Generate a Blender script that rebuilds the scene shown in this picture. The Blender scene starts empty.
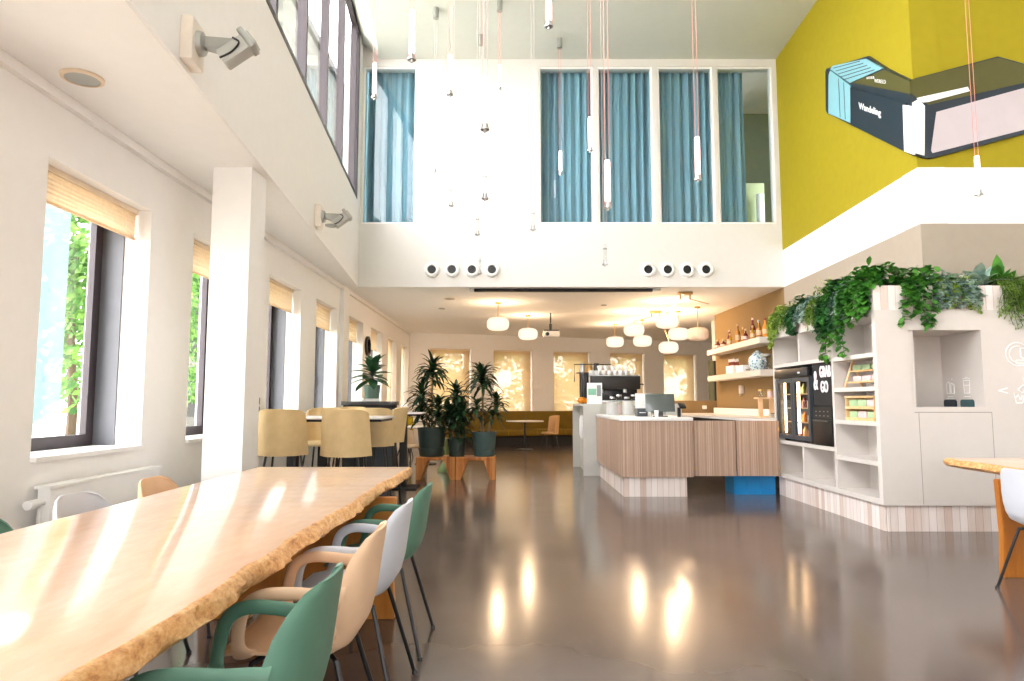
import bpy, bmesh, math, random
from mathutils import Vector, Matrix, noise
random.seed(7)
PI = math.pi
C = bpy.context.scene.collection
sc = bpy.context.scene

# ------------------------------------------------------------------ materials
def lin(h):
    h = h.lstrip('#'); o = []
    for i in (0, 2, 4):
        c = int(h[i:i+2], 16) / 255
        o.append(c / 12.92 if c <= .04045 else ((c + .055) / 1.055) ** 2.4)
    return (o[0], o[1], o[2], 1)

class NT:
    def __init__(s, name):
        s.m = bpy.data.materials.new(name); s.m.use_nodes = True
        s.t = s.m.node_tree; s.t.nodes.clear()
        s.out = s.n('ShaderNodeOutputMaterial')
    def n(s, k, **kw):
        nd = s.t.nodes.new(k)
        for a, v in kw.items(): setattr(nd, a, v)
        return nd
    def l(s, a, b): s.t.links.new(a, b)
    def coords(s, scale=(1, 1, 1), rot=(0, 0, 0)):
        tc = s.n('ShaderNodeTexCoord'); mp = s.n('ShaderNodeMapping')
        mp.inputs['Scale'].default_value = scale; mp.inputs['Rotation'].default_value = rot
        s.l(tc.outputs['Object'], mp.inputs['Vector']); return mp.outputs['Vector']
    def noise(s, vec, scale, detail=3, rough=.5):
        nd = s.n('ShaderNodeTexNoise'); nd.inputs['Scale'].default_value = scale
        nd.inputs['Detail'].default_value = detail; nd.inputs['Roughness'].default_value = rough
        s.l(vec, nd.inputs['Vector']); return nd.outputs['Fac']
    def ramp(s, fac, stops):
        r = s.n('ShaderNodeValToRGB'); e = r.color_ramp.elements
        while len(e) < len(stops): e.new(.5)
        for k, (p, c) in enumerate(stops): e[k].position = p; e[k].color = c
        s.l(fac, r.inputs['Fac']); return r.outputs['Color']
    def bump(s, h, strength, dist=.01):
        b = s.n('ShaderNodeBump'); b.inputs['Strength'].default_value = strength
        b.inputs['Distance'].default_value = dist; s.l(h, b.inputs['Height']); return b.outputs['Normal']
    def bsdf(s, rough=.5, metal=0, coat=0, coatr=.05, spec=.5):
        b = s.n('ShaderNodeBsdfPrincipled')
        b.inputs['Roughness'].default_value = rough; b.inputs['Metallic'].default_value = metal
        b.inputs['Coat Weight'].default_value = coat; b.inputs['Coat Roughness'].default_value = coatr
        b.inputs['Specular IOR Level'].default_value = spec
        s.l(b.outputs[0], s.out.inputs['Surface']); return b

def simple(name, col, rough=.5, metal=0, coat=0, var=.04, bump=0, bscale=60, spec=.5, trans=0):
    k = NT(name); b = k.bsdf(rough, metal, coat, spec=spec)
    c = lin(col) if isinstance(col, str) else col
    v = k.coords(); f = k.noise(v, 9 if bscale > 40 else 4)
    lo = tuple(x * (1 - var) for x in c[:3]) + (1,); hi = tuple(min(1, x * (1 + var)) for x in c[:3]) + (1,)
    k.l(k.ramp(f, [(.3, lo), (.7, hi)]), b.inputs['Base Color'])
    if bump: k.l(k.bump(k.noise(v, bscale, 4), bump, .004), b.inputs['Normal'])
    return k.m

def emis(name, col, strength):
    k = NT(name); e = k.n('ShaderNodeEmission'); e.inputs['Color'].default_value = lin(col)
    e.inputs['Strength'].default_value = strength; k.l(e.outputs[0], k.out.inputs['Surface']); return k.m

def wood(name, cols, axis='Y', scale=1.0, rough=.45, coat=0, coatr=.06, grain=14, ring=1.6, bumpy=.05):
    k = NT(name); b = k.bsdf(rough, 0, coat, coatr)
    sc3 = {'X': (.25, 1, 1), 'Y': (1, .25, 1), 'Z': (1, 1, .18)}[axis]
    v = k.coords(tuple(a * scale for a in sc3))
    n1 = k.noise(v, grain, 6, .6); n2 = k.noise(v, ring, 3, .5)
    mx = k.n('ShaderNodeMath', operation='ADD'); m1 = k.n('ShaderNodeMath', operation='MULTIPLY')
    m1.inputs[1].default_value = .45; k.l(n1, m1.inputs[0]); 
    m2 = k.n('ShaderNodeMath', operation='MULTIPLY'); m2.inputs[1].default_value = .55; k.l(n2, m2.inputs[0])
    k.l(m1.outputs[0], mx.inputs[0]); k.l(m2.outputs[0], mx.inputs[1])
    k.l(k.ramp(mx.outputs[0], [(.34, lin(cols[0])), (.5, lin(cols[1])), (.66, lin(cols[2]))]), b.inputs['Base Color'])
    if bumpy: k.l(k.bump(n1, bumpy, .004), b.inputs['Normal'])
    return k.m

def planks(name, cols, width, axis='X', rough=.55, joint=.06, fine=60, contrast=.5):
    """vertical boards: each board its own tone, thin dark joints"""
    k = NT(name); b = k.bsdf(rough)
    tc = k.n('ShaderNodeTexCoord'); sp = k.n('ShaderNodeSeparateXYZ'); k.l(tc.outputs['Object'], sp.inputs[0])
    if axis == 'XY':
        ad = k.n('ShaderNodeMath', operation='ADD'); k.l(sp.outputs[0], ad.inputs[0]); k.l(sp.outputs[1], ad.inputs[1]); src = ad.outputs[0]
    else: src = sp.outputs['XYZ'.index(axis)]
    dv = k.n('ShaderNodeMath', operation='DIVIDE'); dv.inputs[1].default_value = width; k.l(src, dv.inputs[0])
    fl = k.n('ShaderNodeMath', operation='FLOOR'); k.l(dv.outputs[0], fl.inputs[0])
    fr = k.n('ShaderNodeMath', operation='FRACT'); k.l(dv.outputs[0], fr.inputs[0])
    wn = k.n('ShaderNodeTexWhiteNoise', noise_dimensions='1D'); k.l(fl.outputs[0], wn.inputs['W'])
    v = k.coords((1, 1, .1)); gr = k.noise(v, fine, 4, .6)
    mxa = k.n('ShaderNodeMath', operation='MULTIPLY_ADD'); mxa.inputs[1].default_value = contrast; k.l(gr, mxa.inputs[0])
    m2 = k.n('ShaderNodeMath', operation='MULTIPLY'); m2.inputs[1].default_value = 1 - contrast; k.l(wn.outputs['Value'], m2.inputs[0])
    k.l(m2.outputs[0], mxa.inputs[2])
    col = k.ramp(mxa.outputs[0], [(.1, lin(cols[0])), (.5, lin(cols[1])), (.85, lin(cols[2]))])
    lt = k.n('ShaderNodeMath', operation='LESS_THAN'); lt.inputs[1].default_value = joint; k.l(fr.outputs[0], lt.inputs[0])
    mix = k.n('ShaderNodeMix', data_type='RGBA', blend_type='MULTIPLY'); k.l(lt.outputs[0], mix.inputs['Factor'])
    k.l(col, mix.inputs['A']); mix.inputs['B'].default_value = (.55, .5, .47, 1)
    k.l(mix.outputs['Result'], b.inputs['Base Color']); return k.m

def glassy(name, tint='#ffffff', rough=.0, refl=1.0, ior=1.45):
    k = NT(name); tr = k.n('ShaderNodeBsdfTransparent'); tr.inputs[0].default_value = lin(tint)
    gl = k.n('ShaderNodeBsdfGlossy'); gl.inputs['Roughness'].default_value = rough
    lw = k.n('ShaderNodeLayerWeight'); lw.inputs[0].default_value = .5; pw = k.n('ShaderNodeMath', operation='POWER'); pw.inputs[1].default_value = 5; k.l(lw.outputs['Facing'], pw.inputs[0])
    mu = k.n('ShaderNodeMath', operation='MULTIPLY_ADD', use_clamp=True); mu.inputs[1].default_value = .9*refl; mu.inputs[2].default_value = .04*refl; k.l(pw.outputs[0], mu.inputs[0])
    mx = k.n('ShaderNodeMixShader'); k.l(mu.outputs[0], mx.inputs[0]); k.l(tr.outputs[0], mx.inputs[1]); k.l(gl.outputs[0], mx.inputs[2])
    k.l(mx.outputs[0], k.out.inputs['Surface']); return k.m

def leafmat(name, c1, c2, rough=.4, trans=.25):
    k = NT(name); b = k.n('ShaderNodeBsdfPrincipled'); b.inputs['Roughness'].default_value = rough
    t = k.n('ShaderNodeBsdfTranslucent'); v = k.coords(); f = k.noise(v, 7, 2)
    col = k.ramp(f, [(.35, lin(c1)), (.65, lin(c2))]); k.l(col, b.inputs['Base Color']); k.l(col, t.inputs['Color'])
    mx = k.n('ShaderNodeMixShader'); mx.inputs[0].default_value = trans
    k.l(b.outputs[0], mx.inputs[1]); k.l(t.outputs[0], mx.inputs[2]); k.l(mx.outputs[0], k.out.inputs['Surface']); return k.m

def weave(name, col, through, scale=240, pattern=True):
    """woven blind cloth: partly see-through, partly translucent"""
    k = NT(name); tr = k.n('ShaderNodeBsdfTransparent'); d = k.n('ShaderNodeBsdfDiffuse'); t = k.n('ShaderNodeBsdfTranslucent')
    v = k.coords((1, 1, 1)); f = k.noise(v, 30, 3)
    c = lin(col); col_ = k.ramp(f, [(.3, tuple(x * .88 for x in c[:3]) + (1,)), (.7, c)])
    k.l(col_, d.inputs['Color']); k.l(col_, t.inputs['Color'])
    m1 = k.n('ShaderNodeMixShader'); m1.inputs[0].default_value = .5; k.l(d.outputs[0], m1.inputs[1]); k.l(t.outputs[0], m1.inputs[2])
    m2 = k.n('ShaderNodeMixShader'); m2.inputs[0].default_value = through; k.l(m1.outputs[0], m2.inputs[1]); k.l(tr.outputs[0], m2.inputs[2])
    tr.inputs[0].default_value = (1, .96, .88, 1)
    k.l(m2.outputs[0], k.out.inputs['Surface']); return k.m

M = {}
M['wall'] = simple('white_plaster', '#f1efec', .85, var=.01, bump=.05, bscale=120, spec=.2)
M['ceil'] = simple('ceiling_white', '#f0eeea', .9, var=.01, spec=.2)
M['ceil_void'] = simple('high_ceiling_paint', '#dfe2dc', .9, var=.01, spec=.2)
M['lime'] = simple('lime_wall_paint', '#a2931a', .75, var=.03, bump=.05, bscale=120, spec=.25)
M['beige'] = simple('beige_wall_paint', '#ab9f90', .85, var=.02, spec=.2)
M['tan'] = simple('tan_wall_tone', '#8c7450', .8, var=.02, spec=.2)  # tan tone for the rear stretch of the right wall and the low partition
M['frame'] = simple('dark_window_frame', '#3b3236', .45, var=.05)
M['jamb'] = simple('grey_jamb_panel', '#6c6e74', .5, var=.03)
M['white'] = simple('white_lacquer', '#f4f4f3', .35, var=.01)
M['sill'] = simple('white_sill', '#f6f5f3', .4, var=.01)
M['cab'] = simple('warm_grey_cabinet', '#d2ccc6', .5, var=.012, spec=.3)
M['seam'] = simple('seam_grey', '#8d8882', .7)
M['stone'] = simple('white_worktop', '#efedeb', .25, var=.02)
M['greyblock'] = simple('light_grey_panel', '#c6c6c0', .55, var=.02)
M['black'] = simple('black_metal', '#17181b', .35, var=.05)
M['blackp'] = simple('black_plastic', '#141518', .3, var=.05)
M['blackm'] = simple('matt_black', '#1b1b1d', .7, var=.08)
M['dgrey'] = simple('dark_grey_metal', '#3b4248', .4, var=.05)
M['steel'] = simple('brushed_steel', '#c0c1c2', .28, 1, var=.05)
M['silver'] = simple('grey_aluminium', '#a7a8a4', .4, .6, var=.03)
M['brass'] = simple('brushed_brass', '#c9a36a', .35, .9, var=.05)
M['glass'] = glassy('window_glass', '#fcfdfd', 0, .9)
M['glassv'] = glassy('atrium_glass', '#f6fbfc', 0, 1.0)
M['cup'] = glassy('clear_glass', '#f6f8f8', .03, 1.0)
M['greench'] = simple('sea_green_shell', '#56806d', .5, var=.05, bump=.04, bscale=200)
M['beigech'] = simple('sand_shell', '#e2bf9c', .5, var=.03, bump=.03, bscale=200)
M['whitech'] = simple('white_shell', '#ccd0d9', .42, var=.015)
M['yellow'] = simple('straw_yellow_fabric', '#d4b98a', .9, var=.07, bump=.3, bscale=300, spec=.2)
M['mustard'] = simple('mustard_fabric', '#a78a18', .9, var=.07, bump=.3, bscale=300, spec=.2)
M['olive'] = simple('olive_velvet', '#78601f', .85, var=.08, bump=.2, bscale=200, spec=.3)
M['tabletop'] = None
M['lampoff'] = simple('pleated_paper_unlit', '#e9dcd3', .8, var=.02)
M['potg'] = simple('dark_green_pot', '#2b3a34', .5, var=.05)
M['potl'] = simple('grey_green_pot', '#5f7a70', .55, var=.05)
M['potb'] = simple('blue_grey_pot', '#3f5553', .5, var=.05)
M['soil'] = simple('soil', '#2b1e15', .95, var=.3, bump=.6, bscale=60)
M['bark'] = simple('plant_cane', '#8a7658', .8, var=.2, bump=.4, bscale=80)
M['leafd'] = leafmat('dracaena_leaf', '#14291a', '#264a28')
M['leafb'] = leafmat('rubber_leaf', '#24492f', '#4b7c57')
M['leafg'] = leafmat('ivy_leaf', '#2e6a24', '#5fa03c')
M['leafy'] = leafmat('lime_leaf', '#7fa63a', '#b6c95e')
M['leafs'] = leafmat('silver_leaf', '#6d8f84', '#b9cdbd')
M['leaff'] = leafmat('fern_leaf', '#5c7f2e', '#8fae4c')
M['leafk'] = leafmat('dark_ivy_leaf', '#1f4a28', '#437c42')
M['tree1'] = leafmat('outdoor_leaf', '#3f7426', '#8fb85a', .5, .45)
M['tree2'] = leafmat('outdoor_leaf_dark', '#2c5a1e', '#5f8f3c', .5, .45)
M['trunk'] = simple('tree_bark', '#5c4a38', .9, var=.3, bump=.6, bscale=20)
M['blue'] = simple('blue_crate_plastic', '#0a8fd8', .35, var=.04)
M['blind'] = weave('cream_blind_cloth', '#f0dcc0', .03)
M['blindg'] = weave('golden_blind_mesh', '#dcc095', .06)
M['red'] = simple('ketchup_red', '#7e1717', .35)
M['amber'] = simple('amber_syrup', '#b07412', .2, coat=.5)
M['oil'] = simple('golden_syrup', '#c39a1c', .2, coat=.5)
M['darkred'] = simple('grenadine_red', '#6d1620', .2, coat=.5)
M['orange'] = simple('pumpkin_orange', '#e08a1e', .5, var=.1)
M['paper'] = simple('white_paper', '#f5f5f3', .7, var=.01)
M['packg'] = simple('pale_green_packet', '#a9c79a', .45, var=.1)
M['packp'] = simple('pale_pink_packet', '#e3c3c4', .45, var=.1)
M['railc'] = simple('cream_rail', '#e0cdb2', .6)
M['ply'] = wood('pale_plywood', ('#d9b184', '#e4bf94', '#efcfa8'), 'Z')
M['cork'] = wood('crate_pine', ('#d7a66a', '#e6bd85', '#f0cf9f'), 'X')
M['legwood'] = wood('orange_slab_wood', ('#9c5c1f', '#b9742c', '#cc8a3f'), 'Z', rough=.4)
M['bench'] = planks('reclaimed_orange_wood', ('#8b4d1c', '#b8712f', '#d59552'), .045, 'X', joint=.05)
M['counter'] = planks('slatted_oak_veneer', ('#a08470', '#b89c88', '#cbb19e'), .014, 'XY', joint=.2, contrast=.35)
M['washed'] = planks('whitewashed_boards', ('#c9b0a2', '#e2d8d2', '#efe9e6'), .075, 'XY', joint=.05, fine=25, contrast=.4)
M['tanbook'] = simple('book_cover_olive', '#4f4d18', .5, var=.03)
M['navy'] = simple('book_spine_navy', '#1b2a36', .4, var=.04)
M['bkblue'] = simple('book_pale_blue', '#86bcc6', .5, var=.02)
M['bkpage'] = simple('book_pages', '#c6bcc0', .6, var=.02)
M['pink'] = simple('coral_cord', '#ee9a8c', .6)
M['cordg'] = simple('pale_grey_cord', '#d8cfcb', .6)
M['teal'] = simple('teal_bin_rim', '#2d5257', .4)
M['vase'] = None
M['neon'] = emis('neon_white_letters', '#fff0ee', .75)
M['tube'] = emis('tube_light', '#fff6ee', 5)
M['led'] = emis('fridge_led', '#ffcf9c', 9)
M['screen'] = simple('switched_off_screen', '#4e5553', .25, coat=.4)
M['brick'] = None

# lamp shade: pleated paper that glows and lets part of the bulb's light through
k = NT('pleated_glowing_shade'); e = k.n('ShaderNodeEmission'); lw = k.n('ShaderNodeLayerWeight'); lw.inputs[0].default_value = .4
cr = k.ramp(lw.outputs['Facing'], [(0, (1, .90, .76, 1)), (.55, (1, .82, .62, 1)), (1, (.80, .52, .30, 1))]); k.l(cr, e.inputs['Color'])
e.inputs['Strength'].default_value = .85; tr = k.n('ShaderNodeBsdfTransparent'); mx = k.n('ShaderNodeMixShader'); mx.inputs[0].default_value = .55
k.l(tr.outputs[0], mx.inputs[1]); k.l(e.outputs[0], mx.inputs[2]); k.l(mx.outputs[0], k.out.inputs['Surface']); M['shade'] = k.m

# curtains
k = NT('blue_curtain_cloth'); b = k.bsdf(.9, spec=.1); v = k.coords((1, 1, .15)); f = k.noise(v, 9, 3)
k.l(k.ramp(f, [(.3, lin('#8fb6c4')), (.7, lin('#97bccb'))]), b.inputs['Base Color']); M['curtain'] = k.m
# vase
k = NT('blue_patterned_ceramic'); b = k.bsdf(.2); v = k.coords(); vo = k.n('ShaderNodeTexVoronoi'); vo.inputs['Scale'].default_value = 22; k.l(v, vo.inputs['Vector'])
k.l(k.ramp(vo.outputs['Distance'], [(.3, lin('#4f86a5')), (.45, lin('#d4e6ec'))]), b.inputs['Base Color']); M['vase'] = k.m
# brick
k = NT('pale_brick'); b = k.bsdf(.9); v = k.coords((1, 1, 1), (0, PI/2, PI/2)); br = k.n('ShaderNodeTexBrick'); k.l(v, br.inputs['Vector'])
br.inputs['Scale'].default_value = 1.0; br.inputs['Color1'].default_value = lin('#5a5a52'); br.inputs['Color2'].default_value = lin('#4c4c45'); br.inputs['Mortar'].default_value = lin('#2e2e2b')
br.inputs['Brick Width'].default_value = 1.2; br.inputs['Row Height'].default_value = .6; br.inputs['Mortar Size'].default_value = .04
k.l(br.outputs['Color'], b.inputs['Base Color']); M['brick'] = k.m
# table top: pale glossy lacquered slab
k = NT('lacquered_slab_top'); b = k.bsdf(.32, 0, .9, .09)
v = k.coords((1, .28, 1)); dn = k.noise(v, 1.3, 3); g = k.noise(v, 22, 6, .65)
ma = k.n('ShaderNodeMath', operation='MULTIPLY_ADD'); ma.inputs[1].default_value = .3; k.l(g, ma.inputs[0])
mb = k.n('ShaderNodeMath', operation='MULTIPLY'); mb.inputs[1].default_value = .7; k.l(dn, mb.inputs[0]); k.l(mb.outputs[0], ma.inputs[2])
col = k.ramp(ma.outputs[0], [(.3, lin('#d9a27a')), (.5, lin('#e8c0a2')), (.68, lin('#f3dac8'))])
vk = k.coords((1.6, .55, 1)); vo = k.n('ShaderNodeTexVoronoi'); vo.inputs['Scale'].default_value = 1.7; k.l(vk, vo.inputs['Vector'])
kn = k.ramp(vo.outputs['Distance'], [(.0, (.35, .22, .12, 1)), (.018, (.55, .36, .22, 1)), (.035, (1, 1, 1, 1))])
mx = k.n('ShaderNodeMix', data_type='RGBA', blend_type='MULTIPLY'); mx.inputs['Factor'].default_value = .8; k.l(col, mx.inputs['A']); k.l(kn, mx.inputs['B'])
k.l(mx.outputs['Result'], b.inputs['Base Color'])
bn = k.bump(k.noise(k.coords((1, .6, 1)), 5, 2), .10, .02); k.l(bn, b.inputs['Normal']); k.l(k.bump(k.noise(k.coords((1, .6, 1)), 3.5, 2), .08, .02), b.inputs['Coat Normal'])
M['tabletop'] = k.m
k = NT('live_edge_bark'); b = k.bsdf(.5, 0, .2, .2); v = k.coords((1, .8, 1.2)); g = k.noise(v, 34, 6, .75)
k.l(k.ramp(g, [(.3, lin('#8a5526')), (.42, lin('#cf8f4e')), (.6, lin('#e9b97e')), (.75, lin('#f1cf9d'))]), b.inputs['Base Color'])
k.l(k.bump(g, .9, .012), b.inputs['Normal']); M['edge'] = k.m
# floor: poured resin, brown-grey, glossy
k = NT('polished_floor'); b = k.bsdf(.17, 0, 0, spec=.85)
v = k.coords(); a1 = k.noise(v, .55, 4, .6); 
k.l(k.ramp(a1, [(.3, lin('#544843')), (.55, lin('#62554f')), (.75, lin('#6f625b'))]), b.inputs['Base Color'])
a2 = k.noise(v, 3, 5, .6); rr = k.n('ShaderNodeMapRange'); rr.inputs['To Min'].default_value = .10; rr.inputs['To Max'].default_value = .21; k.l(a2, rr.inputs['Value']); k.l(rr.outputs[0], b.inputs['Roughness'])
k.l(k.bump(k.noise(v, 1.2, 1), .02, .02), b.inputs['Normal']); M['floor'] = k.m
for nd in k.t.nodes:
    if nd.type == 'VALTORGB': nd.color_ramp.interpolation = 'B_SPLINE'
k = NT('outdoor_paving'); b = k.bsdf(.9); v = k.coords(); k.l(k.ramp(k.noise(v, 1.5, 5), [(.3, lin('#b9b4a6')), (.7, lin('#cfcabd'))]), b.inputs['Base Color']); M['grass'] = k.m

# ------------------------------------------------------------------ mesh helpers
def box(bm, x0, x1, y0, y1, z0, z1, mi=0, bev=0):
    vs = [bm.verts.new(p) for p in ((x0,y0,z0),(x1,y0,z0),(x1,y1,z0),(x0,y1,z0),(x0,y0,z1),(x1,y0,z1),(x1,y1,z1),(x0,y1,z1))]
    fs = []
    for f in ((3,2,1,0),(4,5,6,7),(0,1,5,4),(1,2,6,5),(2,3,7,6),(3,0,4,7)):
        fc = bm.faces.new([vs[i] for i in f]); fc.material_index = mi; fs.append(fc)
    if bev:
        es = list({e for f in fs for e in f.edges})
        r = bmesh.ops.bevel(bm, geom=es, offset=bev, segments=2, affect='EDGES', profile=.5)
        for f in r['faces']: f.material_index = mi
    return vs

def prism(bm, poly, fn, d0, d1, mi=0):
    """poly: 2D points; fn(a,b,d)->xyz ; extruded from depth d0 to d1"""
    A = [bm.verts.new(fn(a, b, d0)) for a, b in poly]; B = [bm.verts.new(fn(a, b, d1)) for a, b in poly]
    n = len(poly); fs = [bm.faces.new(A), bm.faces.new(B[::-1])]
    for i in range(n): fs.append(bm.faces.new((A[i], B[i], B[(i+1) % n], A[(i+1) % n])))
    for f in fs: f.material_index = mi
    bmesh.ops.recalc_face_normals(bm, faces=fs)

def ring_frame(t, up=Vector((0, 0, 1))):
    t = t.normalized()
    if abs(t.dot(up)) > .98: up = Vector((0, 1, 0))
    a = t.cross(up).normalized(); return a, t.cross(a).normalized()

def sweep(bm, pts, ra, rb=None, seg=8, up=Vector((0, 0, 1)), mi=0, caps=True, radii=None):
    pts = [Vector(p) for p in pts]; rb = ra if rb is None else rb; rings = []
    for i, p in enumerate(pts):
        t = (pts[min(i+1, len(pts)-1)] - pts[max(i-1, 0)])
        a, b = ring_frame(t, up); s = radii[i] if radii else 1
        rings.append([bm.verts.new(p + a * math.cos(2*PI*k/seg) * ra * s + b * math.sin(2*PI*k/seg) * rb * s) for k in range(seg)])
    fs = []
    for r, q in zip(rings, rings[1:]):
        for k in range(seg): fs.append(bm.faces.new((r[k], r[(k+1) % seg], q[(k+1) % seg], q[k])))
    if caps: fs.append(bm.faces.new(rings[0][::-1])); fs.append(bm.faces.new(rings[-1]))
    for f in fs: f.material_index = mi
    return rings

def lathe(bm, prof, seg=20, c=(0, 0, 0), mi=0, rib=0, ribn=0):
    rings = []
    for r, z in prof:
        if r < 1e-5: rings.append([bm.verts.new((c[0], c[1], c[2] + z))])
        else:
            ring = []
            for k in range(seg):
                a = 2*PI*k/seg; rr = r * (1 + rib * (k % 2)) if rib else r
                ring.append(bm.verts.new((c[0] + rr*math.cos(a), c[1] + rr*math.sin(a), c[2] + z)))
            rings.append(ring)
    for r, q in zip(rings, rings[1:]):
        for k in range(seg):
            k2 = (k+1) % seg
            if len(r) == 1 and len(q) == 1: continue
            if len(r) == 1: f = bm.faces.new((r[0], q[k2], q[k]))
            elif len(q) == 1: f = bm.faces.new((r[k], r[k2], q[0]))
            else: f = bm.faces.new((r[k], r[k2], q[k2], q[k]))
            f.material_index = mi
    for rr in (rings[0], rings[-1]):
        if len(rr) > 1:
            try: bm.faces.new(rr).material_index = mi
            except ValueError: pass

def smoothpath(pts, n=6):
    P = [Vector(p) for p in pts]; out = []
    for i in range(len(P)-1):
        p0 = P[max(i-1, 0)]; p1 = P[i]; p2 = P[i+1]; p3 = P[min(i+2, len(P)-1)]
        for j in range(n):
            t = j / n
            out.append(.5*((2*p1) + (-p0+p2)*t + (2*p0-5*p1+4*p2-p3)*t*t + (-p0+3*p1-3*p2+p3)*t**3))
    out.append(P[-1]); return out

def leaf(bm, base, d, length, width, droop=.4, seg=4, fold=.15, mi=0, up=Vector((0, 0, 1))):
    d = Vector(d).normalized(); side = d.cross(up)
    if side.length < .05: side = Vector((1, 0, 0))
    side.normalize(); p = Vector(base); prev = None
    for i in range(seg+1):
        t = i / seg; w = width * .5 * (math.sin(PI * min(1, (t*.92+.06)))**.8) * (1 if i < seg else 0)
        nrm = side.cross(d).normalized()
        if i == seg: cur = [bm.verts.new(p)]
        else: cur = [bm.verts.new(p - side*w + nrm*w*fold), bm.verts.new(p), bm.verts.new(p + side*w + nrm*w*fold)]
        if prev:
            if len(cur) == 3:
                for q in (0, 1): bm.faces.new((prev[q], prev[q+1], cur[q+1], cur[q])).material_index = mi
            else:
                for q in (0, 1): bm.faces.new((prev[q], prev[q+1], cur[0])).material_index = mi
        prev = cur
        p = p + d * (length/seg); d = (d + Vector((0, 0, -droop/seg*1.6))).normalized()

# ------------------------------------------------------------------ object helpers
def obj(name, bm, mats, parent=None, loc=(0, 0, 0), rotz=0, smooth=True, angle=35, label=None, kind=None, calc=True):
    if calc: bmesh.ops.recalc_face_normals(bm, faces=bm.faces[:])
    me = bpy.data.meshes.new(name); bm.to_mesh(me); bm.free()
    for m in (mats if isinstance(mats, (list, tuple)) else [mats]): me.materials.append(m)
    if smooth:
        for p in me.polygons: p.use_smooth = True
        me.set_sharp_from_angle(angle=math.radians(angle))
    o = bpy.data.objects.new(name, me); C.objects.link(o)
    o.location = loc; o.rotation_euler = (0, 0, rotz)
    if parent: o.parent = parent
    if label: o['label'] = label
    if kind: o['kind'] = kind
    return o

def thing(name, label, cat, loc=(0, 0, 0), rotz=0, group=None):
    o = bpy.data.objects.new(name, None); C.objects.link(o); o.empty_display_size = .1
    o.location = loc; o.rotation_euler = (0, 0, rotz); o['label'] = label; o['category'] = cat
    if group: o['group'] = group
    return o

def tag(o, label, cat, group=None, kind=None):
    o['label'] = label; o['category'] = cat
    if group: o['group'] = group
    if kind: o['kind'] = kind
    return o

def struct(name, bm, m, parent=None, **kw):
    o = obj(name, bm, m, parent, **kw)
    if not parent: o['kind'] = 'structure'
    return o

def dup(root, loc, rotz=0, label=None, group=None, swap=None):
    r = root.copy(); C.objects.link(r); r.location = loc; r.rotation_euler = (0, 0, rotz)
    if label: r['label'] = label
    if group: r['group'] = group
    for ch in list(root.children):
        c = ch.copy(); C.objects.link(c); c.parent = r
        for g in list(ch.children):
            d = g.copy(); C.objects.link(d); d.parent = c
    return r

def B(): return bmesh.new()
def bx(*a, **k):
    bm = B(); box(bm, *a, **k); return bm

def text(name, s, size, mat, parent, mw, depth=.004, align='CENTER', bold=0):
    cu = bpy.data.curves.new(name, 'FONT'); cu.body = s; cu.size = size; cu.extrude = depth; cu.align_x = align; cu.align_y = 'CENTER'; cu.offset = bold
    t = bpy.data.objects.new('tmp', cu); C.objects.link(t)
    dg = bpy.context.evaluated_depsgraph_get(); me = bpy.data.meshes.new_from_object(t.evaluated_get(dg))
    C.objects.unlink(t); bpy.data.objects.remove(t)
    me.materials.clear(); me.materials.append(mat); me.transform(mw)
    o = bpy.data.objects.new(name, me); C.objects.link(o)
    if parent: o.parent = parent
    return o

# ------------------------------------------------------------------ dimensions
ZC = 3.25                      # low ceiling
ZV = 7.40                      # high ceiling
XW = -2.95                     # left outside wall, inner face
YV = 11.8                      # atrium end wall
def xv(y): return -1.62 - .0907*y      # atrium left face
DN = 1.25; WZ0 = .88; WZ1 = 2.81
LW = [4.23 + 1.995*i for i in range(8)]
LWn = [-3.68, -1.69, .3, 2.29]           # same windows behind the camera

# ------------------------------------------------------------------ floor, ceilings
bm = B(); prism(bm, [(-3.4,-5), (7.6,-5), (7.6,8.3), (9.6,8.3), (9.6,24.2), (-3.4,19.75)], lambda a, b, d: (a, b, d), -.12, 0); struct('floor', bm, M['floor'], smooth=False)
bm = B(); prism(bm, [(-3.4,-5), (xv(-5)-.02,-5), (xv(YV)-.02,YV+.02), (9.6,YV+.02), (9.6,24.2), (-3.4,19.75)], lambda a, b, d: (a, b, d), ZC, ZC+.25)
struct('ceiling', bm, M['ceil'], smooth=False)
bm = B(); prism(bm, [(xv(-5)+.31,-5), (7.7,-5), (7.7,YV), (xv(YV)+.31,YV)], lambda a, b, d: (a, b, d), ZV, ZV+.2)
# sloping soffit down from the clerestory head to the ceiling
A = [(xv(-5),-5,7.68), (xv(YV),YV,7.68), (xv(YV)+.31,YV,ZV), (xv(-5)+.31,-5,ZV)]
va = [bm.verts.new(p) for p in A]; vb = [bm.verts.new((p[0], p[1], p[2]+.25)) for p in A]
bm.faces.new(va); bm.faces.new(vb[::-1])
for i in range(4): bm.faces.new((va[i], va[(i+1)%4], vb[(i+1)%4], vb[i]))
struct('ceiling_high', bm, M['ceil_void'], smooth=False)

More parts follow.
